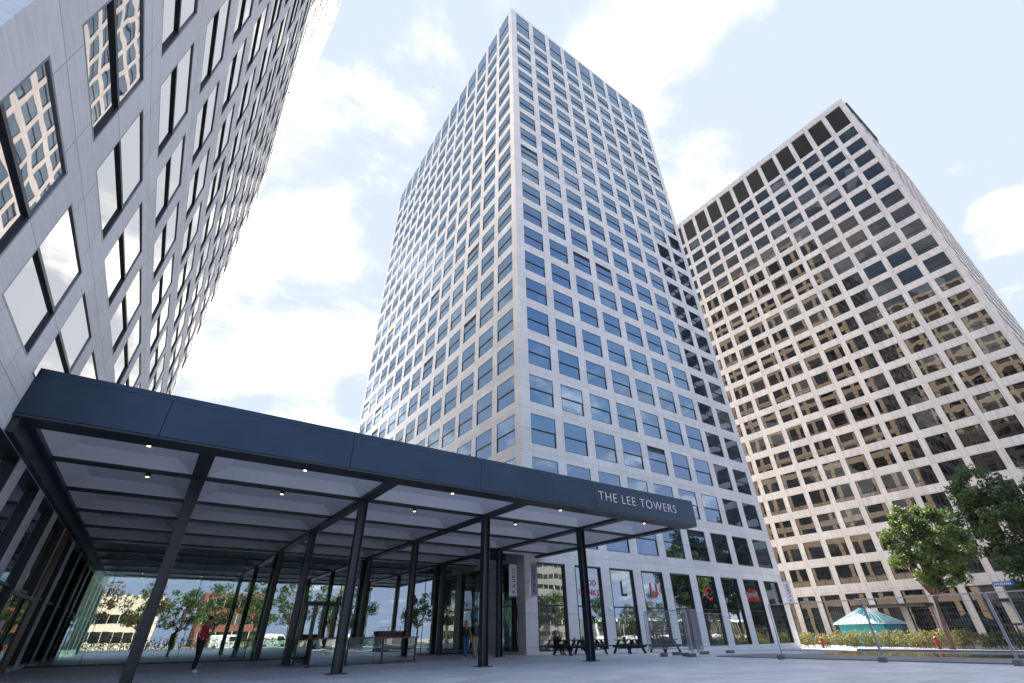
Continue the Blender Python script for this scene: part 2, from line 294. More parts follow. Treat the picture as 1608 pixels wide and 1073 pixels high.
# ------------------------------------------------------------------ facade generator
class Face:
    """vertical wall plane: origin at its left end seen from outside, u along the wall, inward = into the building"""
    def __init__(s, o, u, inward, W, H): s.o = Vector(o); s.u = Vector(u); s.i = Vector(inward); s.W = W; s.H = H; s.rz = math.atan2(s.u.y, s.u.x)
    def P(s, u, z, d=0): return s.o + s.u*u + s.i*d + Vector((0, 0, z))
def wall(mb, F, holes, depth, z0=0, rev=0):
    us = sorted({0, F.W} | {round(h[i], 4) for h in holes for i in (0, 1)}); zs = sorted({z0, F.H} | {round(h[i], 4) for h in holes for i in (2, 3)})
    hs = {(round(h[0], 4), round(h[2], 4)): h for h in holes}
    def inhole(u, z):
        for h in holes:
            if h[0] < u < h[1] and h[2] < z < h[3]: return True
    for zi in range(len(zs)-1):
        run = None
        for ui in range(len(us)-1):
            solid = not inhole((us[ui]+us[ui+1])/2, (zs[zi]+zs[zi+1])/2)
            if solid and run is None: run = us[ui]
            if run is not None and (not solid or ui == len(us)-2):
                e = us[ui+1] if solid else us[ui]
                mb.face([F.P(run, zs[zi]), F.P(e, zs[zi]), F.P(e, zs[zi+1]), F.P(run, zs[zi+1])]); run = None
    for u0, u1, a, b in [h[:4] for h in holes]:
        for p, q in (((u0, a), (u1, a)), ((u1, a), (u1, b)), ((u1, b), (u0, b)), ((u0, b), (u0, a))):
            mb.face([F.P(*p), F.P(*q), F.P(*q, depth), F.P(*p, depth)], rev)
def win_sash(w, h, style, op=False):
    """local: x along wall, y inward, z up. returns (glass MB, frame MB)"""
    g, f = MB(), MB(); zm = h*.47; t = .055
    if style == 'M':
        f.box((0, .0, 0), (t, .07, h), 1); f.box((w-t, .0, 0), (w, .07, h), 1); f.box((t, .0, h-t), (w-t, .07, h), 1); f.box((t, 0, 0), (w-t, .07, t), 1)
        f.box((t, .01, zm), (w-t, .08, zm+.085), 0)
        f.box((t, .02, t), (t+.03, .08, zm), 0); f.box((w-t-.05, .02, t), (w-t, .08, zm), 0); f.box((t+.03, .02, t), (w-t-.05, .08, t+.03), 0)
        f.box((t, .04, zm+.085), (t+.015, .1, h-t), 0); f.box((w-t-.015, .04, zm+.085), (w-t, .1, h-t), 0)
        g.face([(t+.03, .07, t+.03), (w-t-.05, .07, t+.03), (w-t-.05, .07, zm), (t+.03, .07, zm)])
        y0 = y1 = .035; dz = -.45 if op else 0
        g.face([(t+.015, y0, zm+.085), (w-t-.015, y0, zm+.085), (w-t-.015, y1, h-t+dz), (t+.015, y1, h-t+dz)])
        if op:
            f.box((t, .03, h-t-.5), (w-t, .07, h-t-.45), 0); f.box((t+.016, .14, h-t-.45), (w-t-.016, .15, h-t), 0)
    elif style == 'R':
        zr = h*.26; d = .09
        f.box((0, d-.04, 0), (.05, d, h)); f.box((w-.05, d-.04, 0), (w, d, h)); f.box((.05, d-.04, h-.05), (w-.05, d, h)); f.box((.05, d-.04, 0), (w-.05, d, .05))
        f.box((.05, d-.06, zr), (w-.05, d, zr+.045)); f.box((w*.5-.02, d-.05, .05), (w*.5+.02, d, zr))
        g.face([(.05, d-.015, .05), (w-.05, d-.015, .05), (w-.05, d-.015, h-.05), (.05, d-.015, h-.05)])
    elif style == 'G':
        d = .2; zt = h*.49
        f.box((0, 0.02, 0), (.1, d, h)); f.box((w-.1, .02, 0), (w, d, h)); f.box((.1, .02, h-.1), (w-.1, d, h)); f.box((.1, .02, 0), (w-.1, d, .07))
        f.box((.1, d-.1, zt), (w-.1, d, zt+.08))
        g.face([(.1, d-.03, .07), (w-.1, d-.03, .07), (w-.1, d-.03, h-.1), (.1, d-.03, h-.1)])
    elif style == 'V':   # louvre panel
        d = .3
        n = int(h/.2)
        for i in range(n):
            z = .06+i*(h-.1)/n; f.face([(0, d-.02, z), (w, d-.02, z), (w, d-.12, z+.13), (0, d-.12, z+.13)])
        f.box((w/2-.02, d-.14, 0), (w/2+.02, d-.121, h))
        g.face([(0, d, 0), (w, d, 0), (w, d, h), (0, d, h)])
    return g, f
class Tower:
    def __init__(s, name, loc): s.root = empty(name, loc); s.loc = Vector(loc); s.wins = []; s.cache = {}
    def add(s, F, u, z, w, h, style, op=False, name='window'): s.wins.append((F, u, z, w, h, style, op, name))
    def finish(s, gm, fm, glassmats):
        def area(W):
            F, u, z, w, h = W[:5]
            # only faces turned to the camera can be seen
            if (F.P(u, z) - Vector((0, 0, CAMH))).dot(F.i) < 0: return 0
            p = [project(F.P(*q)) for q in ((u, z), (u+w, z), (u+w, z+h), (u, z+h))]
            if any(q is None for q in p): return 0
            c = [(min(max(q[0], 0), 1608), min(max(q[1], 0), 1073)) for q in p]
            return abs(sum(c[i][0]*c[(i+1) % 4][1]-c[(i+1) % 4][0]*c[i][1] for i in range(4)))/2
        ws = sorted(s.wins, key=lambda W: (W[5] != 'G', -area(W)))
        rest = {}
        s.parts = {}
        cnt = {}
        for i, W in enumerate(ws):
            F, u, z, w, h, st, op, nm = W; k = (round(w, 3), round(h, 3), st, op)
            if k not in s.cache:
                g, f = win_sash(w, h, st, op); s.cache[k] = (g, f, g.mesh('pane', glassmats.get(st, gm)), f.mesh('frame', fm))
            g, f, gme, fme = s.cache[k]; p = F.P(u, z) - s.loc; cnt[nm] = cnt.get(nm, 0)+1
            rx, rz = random.gauss(0, .0022), random.gauss(0, .0022)
            if cnt[nm] <= 100 and area(W) > 0:
                o = inst(gme, nm, s.root, p, F.rz+rz, 0); inst(fme, 'frame', o, (0, 0, 0)); s.parts[(F, round(u, 2), round(z, 2))] = o
            else:
                T = Matrix.Translation(p) @ Matrix.Rotation(F.rz+rz, 4, 'Z') @ Matrix.Rotation(rx, 4, 'X')
                G_, F_ = rest.setdefault((nm, st), (MB(), MB())); G_.join(g, T); F_.join(f, T)
        for (nm, st), (G_, F_) in rest.items():
            o = tag(G_.build(nm, glassmats.get(st, gm), s.root), kind='stuff'); tag(F_.build('frame', fm, o), kind='stuff')

def rows(top, pitch, n, h): return [(top-pitch*k-h, h) for k in range(n)]
def make_tower(name, x0, x1, y0, y1, H, faces, wm, roofm, zb=0):
    """faces: dict key in '-y','-x','+x','+y' -> (list of window columns (u,w)), rows [(z,h,style)]"""
    T = Tower(name, ((x0+x1)/2, (y0+y1)/2, 0)); mb = MB()
    FD = {'-y': Face((x0, y0, 0), (1, 0, 0), (0, 1, 0), x1-x0, H), '-x': Face((x0, y1, 0), (0, -1, 0), (1, 0, 0), y1-y0, H),
          '+x': Face((x1, y0, 0), (0, 1, 0), (-1, 0, 0), y1-y0, H), '+y': Face((x1, y1, 0), (-1, 0, 0), (0, -1, 0), x1-x0, H)}
    for k, F in FD.items():
        holes = []
        if k in faces:
            cols, rws = faces[k]
            for u, w in cols:
                for z, h, st in rws:
                    holes.append((u, u+w, z, z+h)); T.add(F, u, z, w, h, st, st == 'M' and random.random() < .045, 'window' if st != 'V' else 'louvre_panel')
        m1 = MB(); wall(m1, F, holes, .3, zb)
        mb.join(m1, Matrix.Translation(-T.loc))
    a = [(x0, y0, H), (x1, y0, H), (x1, y1, H), (x0, y1, H)]
    i_ = .5; b_ = [(x0+i_, y0+i_, H), (x1-i_, y0+i_, H), (x1-i_, y1-i_, H), (x0+i_, y1-i_, H)]
    for j in range(4):
        k = (j+1) % 4; mb.face([Vector(a[j])-T.loc, Vector(a[k])-T.loc, Vector(b_[k])-T.loc, Vector(b_[j])-T.loc])
        mb.face([Vector(b_[j])-T.loc, Vector(b_[k])-T.loc, Vector(b_[k])-T.loc-Vector((0,0,1)), Vector(b_[j])-T.loc-Vector((0,0,1))])
    mb.build('wall', wm, T.root)
    r = MB(); r.box((x0+.52-T.loc.x, y0+.52-T.loc.y, H-1.3), (x1-.52-T.loc.x, y1-.52-T.loc.y, H-1)); r.build('roof', roofm, T.root)
    # added solid black box behind the openings keeps daylight from passing through the shell
    c = MB(); c.box((x0+.6-T.loc.x, y0+.6-T.loc.y, zb+.02), (x1-.6-T.loc.x, y1-.6-T.loc.y, H-1.4)); c.build('daylight_block', M['black'], T.root)
    return T, FD
RM = [(z, h, 'M') for z, h in rows(82.1, 3.652, 21, 2.6)] + [(83.2, 6.07, 'M')]
GM = [(.15, 5.12, 'G')]
X0, Y0 = 19.94, 27.58; X1, Y1 = 52.27, 74.45
colsR = [(.98+3.475*i, 2.58) for i in range(9)]
# middle tower
cl = [(Y1-(28.43+3.54*i+2.75), 2.75) for i in range(13)]
TM, FM = make_tower('office_tower', X0, X1, Y0, Y1, 90, {'-y': (colsR, RM+GM), '-x': (cl, RM+GM), '+x': ([(.85+3.54*i, 2.75) for i in range(13)], RM+GM)}, M['trav'], M['foot'], -.36)
tag(TM.root, 'tall white stone tower in the middle with a corner facing the plaza and blue windows', 'tower')
TM.finish(M['glassM'], [M['black'], M['trim']], {'G': M['glassG']})
# left tower
LX, LY0, LY1 = -4.06, 6.28, 47.0
cL = [(7.28-LY0+3.61*i, 2.76) for i in range(11)]
TL, FL = make_tower('office_tower', LX-32, LX, LY0, LY1, 90, {'+x': (cL, RM+[(.12, 5.02, 'G')]), '-y': ([(.98+3.475*i, 2.58) for i in range(9)], RM[-3:]+RM[:20]+GM)}, M['travL'], M['foot'], -.36)
tag(TL.root, 'pale stone tower rising steeply at the left above the canopy, its windows mirroring white cloud', 'tower')
TL.finish(M['glassL'], [M['black'], M['trim']], {'G': M['glassG']})
# right tower
RR = [(z, h, 'R') for z, h in rows(82.0, 3.632, 21, 2.48)]
cr_ = [(50.1-(4.57+3.5*i+2.72), 2.72) for i in range(13)]
TR, FR = make_tower('office_tower', 83.09, 115.4, 3.7, 50.1, 90.2, {'-x': (cr_, RR+[(82.95, 5.9, 'V'), (.2, 5.4, 'G')]), '-y': ([(1.0+3.475*i, 2.6) for i in range(9)], RR+[(82.95, 5.9, 'V'), (.2, 5.4, 'G')])}, M['conc'], M['foot'], -.36)
tag(TR.root, 'weathered concrete tower at the right with dark louvres along its top row', 'tower')
TR.finish(M['glassR'], [M['black'], M['trim']], {'G': M['glassR'], 'V': M['black']})
mb = MB(); l = TR.loc; mb.box((84-l.x, 3.5-l.y, 88.3), (98-l.x, 3.69-l.y, 89.0)); mb.box((84-l.x, 3.4-l.y, 89.1), (98-l.x, 3.69-l.y, 89.2)); mb.build('dark_roof_slit', M['dark'], TR.root)  # dark boxes stand in for the shaded recessed slit along the roof edge

# lettering on the shopfront glass of the middle tower
def lettering(win_i, items):
    o = TM.parts[(FM['-y'], round(.98+3.475*win_i, 2), .15)]
    wx = X0+.98+3.475*win_i
    for txt, x, z, h, mt in items:
        me = textmesh(txt, h/.7, .004, offset=(.024 if h > .8 else .012)*h, space=1.12); me.materials.append(mt)
        q = inst(me, 'lettering', o, (x-wx, .15, z-.15)); q.rotation_euler = (rad(90), 0, 0)
lettering(1, [('FOOD', 24.95, 4.02, .36, M['red']), ('DRINKS', 24.75, 3.4, .36, M['red'])])
lettering(2, [('L', 28.95, 3.45, .98, M['navy'])]); lettering(3, [('U', 32.25, 3.45, .98, M['red'])])
lettering(4, [('C', 35.85, 3.45, .98, M['navy'])]); lettering(5, [('C', 39.3, 3.45, .98, M['red'])])
lettering(7, [('FUN', 46.0, 4.1, .4, M['red']), ('EVENTS', 45.55, 3.45, .4, M['red'])])
# banners
def banner(x, y, z, rz, label):
    r = empty('banner_sign', (x, y, z), rz)   # plane along local x, sticking out of the wall
    b = MB(); b.box((.12, -.012, -1.9), (.78, .012, 0)); b.build('banner_cloth', M['white'], r)
    f = MB(); f.tube([(0, 0, .06), (.85, 0, .06)], .02, 6); f.tube([(0, 0, -1.96), (.85, 0, -1.96)], .02, 6); f.build('bracket', M['steel'], r)
    chars = [('L', M['navy']), ('U', M['red']), ('C', M['navy']), ('C', M['red']), ('I', M['navy'])]
    for side in (-1, 1):
        z0 = -1.35
        for i, (ch, mt) in enumerate(chars):
            me = textmesh(ch, .29, .003, offset=.012); me.materials.append(mt)
            q = inst(me, 'lettering', r, (0, 0, 0))
            # word reads upwards
            if side < 0: q.matrix_local = Matrix.Translation((.57, -.017, z0+i*.255)) @ Matrix.Rotation(rad(90), 4, 'X') @ Matrix.Rotation(rad(90), 4, 'Z')
            else: q.matrix_local = Matrix.Translation((.33, .017, z0+i*.255)) @ Matrix.Rotation(rad(180), 4, 'Z') @ Matrix.Rotation(rad(90), 4, 'X') @ Matrix.Rotation(rad(90), 4, 'Z')
        sq = MB(); sq.box((.38, side*.0165-.003, -1.72), (.5, side*.0165+.003, -1.6)); sq.build('banner_square', M['navy'], r)
    return tag(r, label, 'banner', 'white banners on the middle tower')
banner(X0, 28.3, 5.1, rad(180), 'white banner under the canopy edge, left of the tower corner')
banner(20.35, Y0, 5.1, rad(-90), 'grey-looking banner seen edge-on beside the corner of the middle tower')
banner(52.0, Y0, 5.3, rad(-90), 'white banner at the far right end of the shopfront, near the hedge')
for i, wx in enumerate((27.5, 34.5)):
    b = MB(); b.box((wx-.16, Y0-.1, 2.55), (wx+.16, Y0-.003, 2.7)); b.box((wx-.1, Y0-.14, 2.5), (wx+.1, Y0-.02, 2.549))
    tag(b.build('wall_lamp', M['tealwhite']), ('small white wall lamp on the pier left of the letter L', 'small white wall lamp on the pier right of the red letter U')[i], 'lamp')

# ------------------------------------------------------------------ canopy
CZ0, CZ1 = 5.56, 6.76; CX1 = 21.5; CYF = 14.8
can = empty('entrance_canopy', (8.5, 20, 0)); CL = Vector((8.5, 20, 0))
tag(can, 'long dark blue-grey entrance canopy with white soffit spanning between the towers', 'canopy')
def loc(mb): 
    o = MB(); o.join(mb, Matrix.Translation(-CL)); return o
mb = MB()
# fascia front in panels with hairline gaps
xs = [LX+.003, -1.2, 3.9, 8.78, 14.62, CX1]
for a, b in zip(xs, xs[1:]): mb.box((a+.006, CYF, CZ0), (b-.006, CYF+.12, CZ1-.17))
mb.box((LX+.003, CYF+.012, CZ1-.165), (CX1, CYF+.12, CZ1)); mb.box((CX1-.12, CYF+.121, CZ0), (CX1, Y0-.02, CZ1-.02))
loc(mb).build('fascia', M['fascia'], can, bevel=.006)
mb = MB(); mb.box((LX+.01, CYF+.03, CZ1-.19), (CX1-.02, CYF+.11, CZ1-.16)); loc(mb).build('fascia_joint', M['black'], can)
mb = MB(); mb.box((LX+.003, CYF+.13, CZ0+.5), (CX1-.13, Y0-.03, CZ1-.1)); mb.box((LX+.003, Y0-.03, CZ0+.5), (X0-.01, 60, CZ1-.1)); loc(mb).build('roof', M['dark'], can)
gxs = [-3.88, .03, 5.68, 11.33, 16.99, 20.95]; pys = [15.35, 18.6, 22.4, 26.2, 30.0, 33.85]
SB = 5.5
# frame beams
mb = MB(); mb.box((LX+.003, CYF+.02, SB), (CX1-.02, 15.6, CZ0-.004)); loc(mb).build('edge_beam', M['dark'], can)
for x in gxs:
    wd = .42 if x > 0 and x < 20 else .3; x0, x1 = x-wd/2, x+wd/2
    if x < -3: x0 = LX+.004
    ye = 34.1 if x < 19 else Y0-.03
    mb = MB(); mb.box((x0, 15.6, SB), (x1, ye, SB+.5)); loc(mb).build('girder', M['dark'], can)
for y in pys[1:]:
    for a, b in zip(gxs, gxs[1:]):
        x0, x1 = a+(.21 if a > -3 else .15), b-(.21 if b < 20 else .15)
        if y > Y0: x1 = min(x1, X0-.02)
        if x1-x0 < .3: continue
        mb = MB(); mb.box((x0, y-.14, SB+.04), (x1, y+.14, SB+.46)); loc(mb).build('cross_beam', M['dark'], can)
# coffers: chamfered white trays
for a, b in zip(gxs, gxs[1:]):
    for i, (p, q) in enumerate(zip(pys, pys[1:])):
        x0, x1 = a+(.21 if a > -3 else .15), b-(.21 if b < 20 else .15); y0, y1 = p+(.14 if i else .25), q-.14
        if p > Y0-.5: x1 = min(x1, X0-.02)
        if x1-x0 < .3: continue
        if q > Y0 and x1 > X0: y1 = Y0-.04
        zt = SB+.42; zl = SB+.12; mm = .55 if x1-x0 > 2 else .3
        o_ = [(x0, y0, zl), (x1, y0, zl), (x1, y1, zl), (x0, y1, zl)]; n_ = [(x0+mm, y0+mm, zt), (x1-mm, y0+mm, zt), (x1-mm, y1-mm, zt), (x0+mm, y1-mm, zt)]
        mb = MB(); mb.face(n_)
        for j in range(4): mb.face([o_[j], o_[(j+1) % 4], n_[(j+1) % 4], n_[j]])
        loc(mb).build('soffit_panel', M['soffit'], can)
# downlights
for x in (-1.36, 2.72, 7.96, 13.12, 18.3):
    for y in (15.45, 18.82):
        if x > 18 and y > 18: continue
        mb = MB(); mb.lathe([(.0, -.02), (.075, -.02), (.075, .1), (0, .1)], (x, y, SB-.03), 14); o = loc(mb).build('downlight', M['black'], can)
        mb = MB(); mb.lathe([(.0, 0), (.05, 0), (.05, .01)], (x, y, SB-.056), 12); loc(mb).build('lamp', M['lamp'], o)
# canopy name
me = textmesh('THE LEE TOWERS', .56, .012, offset=-.012, space=1.12); me.materials.append(M['sign'])
q = inst(me, 'sign_lettering', can, Vector((14.78, CYF-.014, 5.98))-CL); q.rotation_euler = (rad(90), 0, 0)
wq = max(v.co.x for v in me.vertices); q.scale = (5.25/wq, 1, 1)
SGN = q
# filled O and R counters as on the sign
# posts
def hpost():
    b = MB(); w, t = .15, .03
    b.box((-w, -w, .03), (w, -w+t, 5.5)); b.box((-w, w-t, .03), (w, w, 5.5)); b.box((-.02, -w+t, .03), (.02, w-t, 5.5)); return b
pst = hpost().mesh('shaft', M['dark']); bpm = MB(); bpm.box((-.3, -.26, 0), (.3, .26, .028)); bpm = bpm.mesh('base_plate', M['dark'])
names = ['dark steel post nearest the camera at the left of the canopy', 'second dark front-row post from the left, beside the glass terrace screen', 'dark front-row post beside the walking couple', 'dark front-row post in front of the picnic tables, rightmost']
names2 = ['dark post behind the nearest one, seen against the left glazing', 'dark middle-row post at the left end of the terrace screen', 'dark middle-row post behind the terrace screen', 'dark middle-row post near the door, right of the couple']
names3 = ['dark back-row post close to the lobby glass at far left', 'dark back-row post left of the black entrance portal', 'dark back-row post rising behind the terrace screen', 'dark back-row post against blue reflected sky in the lobby glass']
for j, (y, nn) in enumerate(((18.58, names), (26.15, names2), (33.6, names3))):
    for i, x in enumerate((.03, 5.68, 11.33, 16.99)):
        if j and i == 0: continue
        r = empty('canopy_post', (x, y, 0)); inst(pst, 'shaft', r, (0, 0, 0), rad(90)); inst(bpm, 'base_plate', r, (0, 0, 0))
        tag(r, nn[i], 'post', 'steel posts holding up the canopy')
# ------------------------------------------------------------------ lobby glazing
def glass_wall(name, label, x0, x1, y, xs, z1=5.5, tr=()):
    r = empty(name, ((x0+x1)/2, y, 0)); c = Vector(((x0+x1)/2, y, 0))
    for a, b in zip(xs, xs[1:]):
        m_ = MB(); rz = random.gauss(0, .0012); m_.box((a+.012, -.012, .06), (b-.012, .012, z1)); m_.v = [(p[0]-c.x, p[1]+(p[0]-a)*rz, p[2]) for p in m_.v]; m_.build('pane', M['lobby'], r)
    for a in xs[1:-1]:
        m_ = MB(); m_.box((a-.011-c.x, -.05, .06), (a+.011-c.x, .02, z1)); m_.build('mullion', M['black'], r)
    m_ = MB(); m_.box((x0-c.x, -.05, 0), (x1-c.x, .05, .06)); m_.build('sill', M['black'], r)
    return tag(r, label, 'glass wall')
xs = [LX+.02+i*1.99 for i in range(12)]+[X0-.02]
glass_wall('lobby_glass_wall', 'tall glass wall of the lobby under the canopy reflecting trees and street', LX, X0, 34.15, xs)
glass_wall('lobby_glass_wall', 'rear glass wall of the lobby seen through the front glazing', LX, X0, 58, xs)
mb = MB()
for y in (38, 42, 46, 50, 54):
    mb.box((LX+.01, y-.15, 5.2), (X0-.01, y+.15, 5.5))
mb.box((LX+.01, 34.3, 5.5), (X0-.01, 57.8, 5.56))
tag(mb.build('lobby_ceiling', M['soffit']), 'pale beamed ceiling inside the lobby behind the glass', 'ceiling')
# black entrance portal
mb = MB()
for x in (7.9, 8.5, 9.05, 9.75): mb.box((x-.07 if x in (7.9, 9.75) else x-.03, 33.75, 0), (x+.07 if x in (7.9, 9.75) else x+.03, 34.08, 2.75))
mb.box((7.7, 33.75, 2.75), (9.95, 34.08, 2.95)); mb.box((7.75, 33.8, 2.95), (7.87, 34.0, 3.25)); mb.box((9.78, 33.8, 2.95), (9.9, 34.0, 3.25))
tag(mb.build('entrance_portal', M['black'], bevel=.005), 'black framed entrance portal standing at the lobby glass', 'door frame')
# dark band over the ground floor of the left tower under the canopy, and piers already in the wall
mb = MB(); mb.box((LX+.006, CYF+.14, 5.14), (LX+.16, 34.1, SB-.004)); loc(mb).build('wall_band', M['dark'], can)
# door leaf standing open by the left tower
r = empty('glass_door', (-3.84, 22.2, 0), 0)
mb = MB(); mb.box((0, 0, 0), (.1, .1, 2.4)); mb.box((0, 4.3, 0), (.1, 4.4, 2.4)); mb.box((0, .1, 2.3), (.1, 4.3, 2.4)); mb.box((.02, 2.2, .1), (.08, 2.28, 2.3)); mb.box((0, .1, 0), (.1, 4.3, .1)); mb.build('frame', M['black'], r)
mb = MB(); mb.box((.04, .1, .1), (.055, 2.2, 2.3)); mb.box((.04, 2.28, .1), (.055, 4.3, 2.3)); mb.build('pane', M['lobby'], r)
mb = MB(); mb.box((.06, 1.0, 1.3), (.066, 1.4, 1.6)); mb.build('notice', M['white'], r)
tag(r, 'black framed glass door with a paper notice by the left tower', 'door')
mb = MB(); mb.box((LX+.02, 28.2, 0), (LX+.1, 29.3, 5.1)); tag(mb.build('timber_panel', M['oak']), 'tall brown timber panel beside the left glass door', 'panel')

# ------------------------------------------------------------------ terrace screen
r = empty('terrace_screen', (8.4, 24, 0)); c = Vector((8.4, 24, 0)); PA = [Vector(p) for p in ((6.2, 27.0, 0), (6.0, 23.55, 0), (7.6, 23.8, 0), (9.3, 24.1, 0), (11.1, 24.5, 0), (11.4, 28.0, 0))]
for a, b in zip(PA, PA[1:]):
    d = (b-a).normalized(); n_ = Vector((-d.y, d.x, 0)); a1, b1 = a+d*.04-c, b-d*.04-c
    mb = MB(); Z = Vector((0, 0, 1))
    P = [a1+Z*.08-n_*.006, b1+Z*.08-n_*.006, b1+Z*.97-n_*.006, a1+Z*.97-n_*.006]; Q = [p+n_*.012 for p in P]
    mb.face(P); mb.face(Q[::-1])
    for j in range(4): mb.face([P[j], P[(j+1) % 4], Q[(j+1) % 4], Q[j]])
    mb.build('glass_panel', M['rail_glass'], r)
    L_ = (b-a).length; T = Matrix.Translation(a-c) @ Matrix.Rotation(math.atan2(d.y, d.x), 4, 'Z')
    mb = MB()
    for k in range(int(L_/.3)+1):
        if k*.3 < L_-.05: mb.box((k*.3+.01, -.16, .98), (min(k*.3+.28, L_), .16, 1.03), 0, T)
    mb.build('wooden_rail', M['wood'], r)
for p in PA:
    mb = MB(); q = p-c; mb.box((q.x-.03, q.y-.03, 0), (q.x+.03, q.y+.03, .979)); mb.box((q.x-.1, q.y-.08, 0), (q.x+.1, q.y+.08, .02)); mb.build('screen_post', M['black'], r)
tag(r, 'glass terrace screen with reddish wooden top rail under the canopy', 'terrace screen')
for i, (x, y) in enumerate(((10.0, 26.0), (10.9, 26.6))):
    mb = MB(); mb.box((x-.35, y-.3, 0), (x+.35, y+.3, 1.1)); mb.box((x-.4, y-.34, 1.1), (x+.4, y+.34, 1.28))
    tag(mb.build('planter_box', M['brown'], bevel=.02), ('brown box behind the left part of the terrace screen', 'brown box behind the terrace screen, the right one')[i], 'planter', 'brown boxes inside the terrace screen')

# ------------------------------------------------------------------ picnic tables
def picnic():
    r = empty('picnic_table')
    for k in range(5): b = MB(); b.box((-1.0, -.36+k*.147, .74), (1.0, -.36+k*.147+.14, .79)); b.build('table_plank', M['blackwood'], r)
    for s in (-1, 1): b = MB(); b.box((-1.0, s*.72-.13, .43), (1.0, s*.72+.14, .485)); b.build('bench', M['blackwood'], r)
    for x in (-.72, .72):
        for s in (-1, 1):
            b = MB(); b.tube([(x, s*.72, 0), (x, s*.22, .74)], .095, 4); b.build('leg', M['blackwood'], r)
        b = MB(); b.box((x+.02, -.8, .34), (x+.1, .8, .43)); b.build('crossbar', M['blackwood'], r)
        b = MB(); b.tube([(x, 0, .38), (x*.3, 0, .73)], .03, 4); b.build('brace', M['blackwood'], r)
    return r
pt = picnic()
TB = [((21.7, 25.5), 8, 'black picnic table nearest the tower corner, with a seated person'), ((24.0, 26.2), -6, 'black picnic table right behind the rightmost canopy post'), ((27.0, 25.7), 3, 'black picnic table left of the stacked fence panels, second from them'), ((30.9, 26.0), -4, 'black picnic table right beside the stacked fence panels')]
for i, ((x, y), a, lb) in enumerate(TB):
    o = pt if i == 0 else copy_tree(pt); o.location = (x, y, gz(x)); o.rotation_euler = (0, 0, rad(a)); tag(o, lb, 'picnic table', 'black picnic tables by the shopfront')
def vase(x, y, z, i, lb):
    r = empty('potted_plant', (x, y, z)); b = MB(); b.lathe([(0, 0), (.05, 0), (.065, .1), (.055, .1), (.05, .05)], k=12); b.build('pot', M['brown'], r, True)
    b = MB()
    for k in range(26):
        a = random.uniform(0, 6.28); e = random.uniform(.3, 1.3); l = random.uniform(.06, .14); d = Vector((math.cos(a)*math.cos(e), math.sin(a)*math.cos(e), math.sin(e))); s = d.cross(Vector((0, 0, 1))).normalized()*.025; o = Vector((0, 0, .09))
        b.face([o, o+d*l*.5+s, o+d*l, o+d*l*.5-s])
    b.build('leaves', M['leafy'], r); tag(r, lb, 'plant', 'small pots on the picnic tables')
for i, (x, y, lb) in enumerate(((24.0, 26.2, 'small yellow-green pot plant on the table behind the post'), (26.6, 25.7, 'small yellow-green pot plant on the left half of the third picnic table'), (30.6, 26.0, 'small pot plant on the picnic table by the fence panels'))):
    vase(x, y, gz(x)+.78, i, lb)
mb = MB(); mb.lathe([(0, 0), (.04, 0), (.045, .12), (.03, .14), (0, .14)], (22.1, 25.5, .765+gz(22)), 12); tag(mb.build('drinking_glass', M['brown'], smooth=True), 'brown drinks glass on the picnic table with the seated person', 'glass')

# ------------------------------------------------------------------ site fence
def fence_panel(W=3.45, H=2.0):
    r = empty('mesh_fence_panel'); b = MB()
    b.tube([(0, 0, .06), (0, 0, H)], .021, 8); b.tube([(W, 0, .06), (W, 0, H)], .021, 8); b.tube([(0, 0, H), (W, 0, H)], .019, 8); b.tube([(0, 0, .2), (W, 0, .2)], .016, 8); b.build('frame', M['steel'], r)
    b = MB(); n = int(W/.075)
    for k in range(1, n): b.tube([(k*W/n, .004, .2), (k*W/n, .004, H)], .0018, 3, caps=False)
    for k in range(1, 9): b.tube([(0, -.004, .2+k*.2), (W, -.004, .2+k*.2)], .0018, 3, caps=False)
    b.build('wire_mesh', M['steel'], r); return r
fp = fence_panel()
FP = [((24.35, 13.85), (24.45, 9.85), 'mesh fence panel at the left of the row, ahead of the tower corner'), ((24.45, 9.8), (24.55, 5.85), 'mesh fence panel between the double post and the right post, before the kiosk'), ((24.55, 5.8), (24.8, 1.9), 'mesh fence panel at the right edge of the picture')]
first = True
def place_fence(a, b, lb, tilt=0):
    global first
    a = Vector((*a, 0)); b = Vector((*b, 0)); o = fp if first else copy_tree(fp); first = False
    o.location = (a.x, a.y, .1); d = b-a; o.rotation_euler = (tilt, 0, math.atan2(d.y, d.x)); o.scale = (d.length/3.45, 1, 1); tag(o, lb, 'fence', 'wire mesh site fence panels')
for a, b, lb in FP: place_fence(a, b, lb)
for k in range(8):   # bundle of panels, most of them seen nearly end-on
    lb = 'galvanised mesh panel in the upright bundle right of the picnic tables'
    if k < 3: place_fence((24.05+.12*k, 18.5+.05*k), (24.6+.14*k, 21.9), lb)
    else: place_fence((24.1+.05*k, 18.45-.05*k), (26.3+.06*k, 20.7-.05*k), lb)
place_fence((29.0, 21.4), (32.4, 21.9), 'mesh fence panel standing apart in front of the shopfront, right of the bundle')
def foot():
    r = empty('fence_foot'); b = MB()
    b.box((-.36, -.12, .05), (.36, .12, .16)); 
    for x in (-.36, -.06, .24): b.box((x, -.12, 0), (x+.12, .12, .05))
    b.build('block', M['foot'], r, bevel=.01); return r
ff = foot()
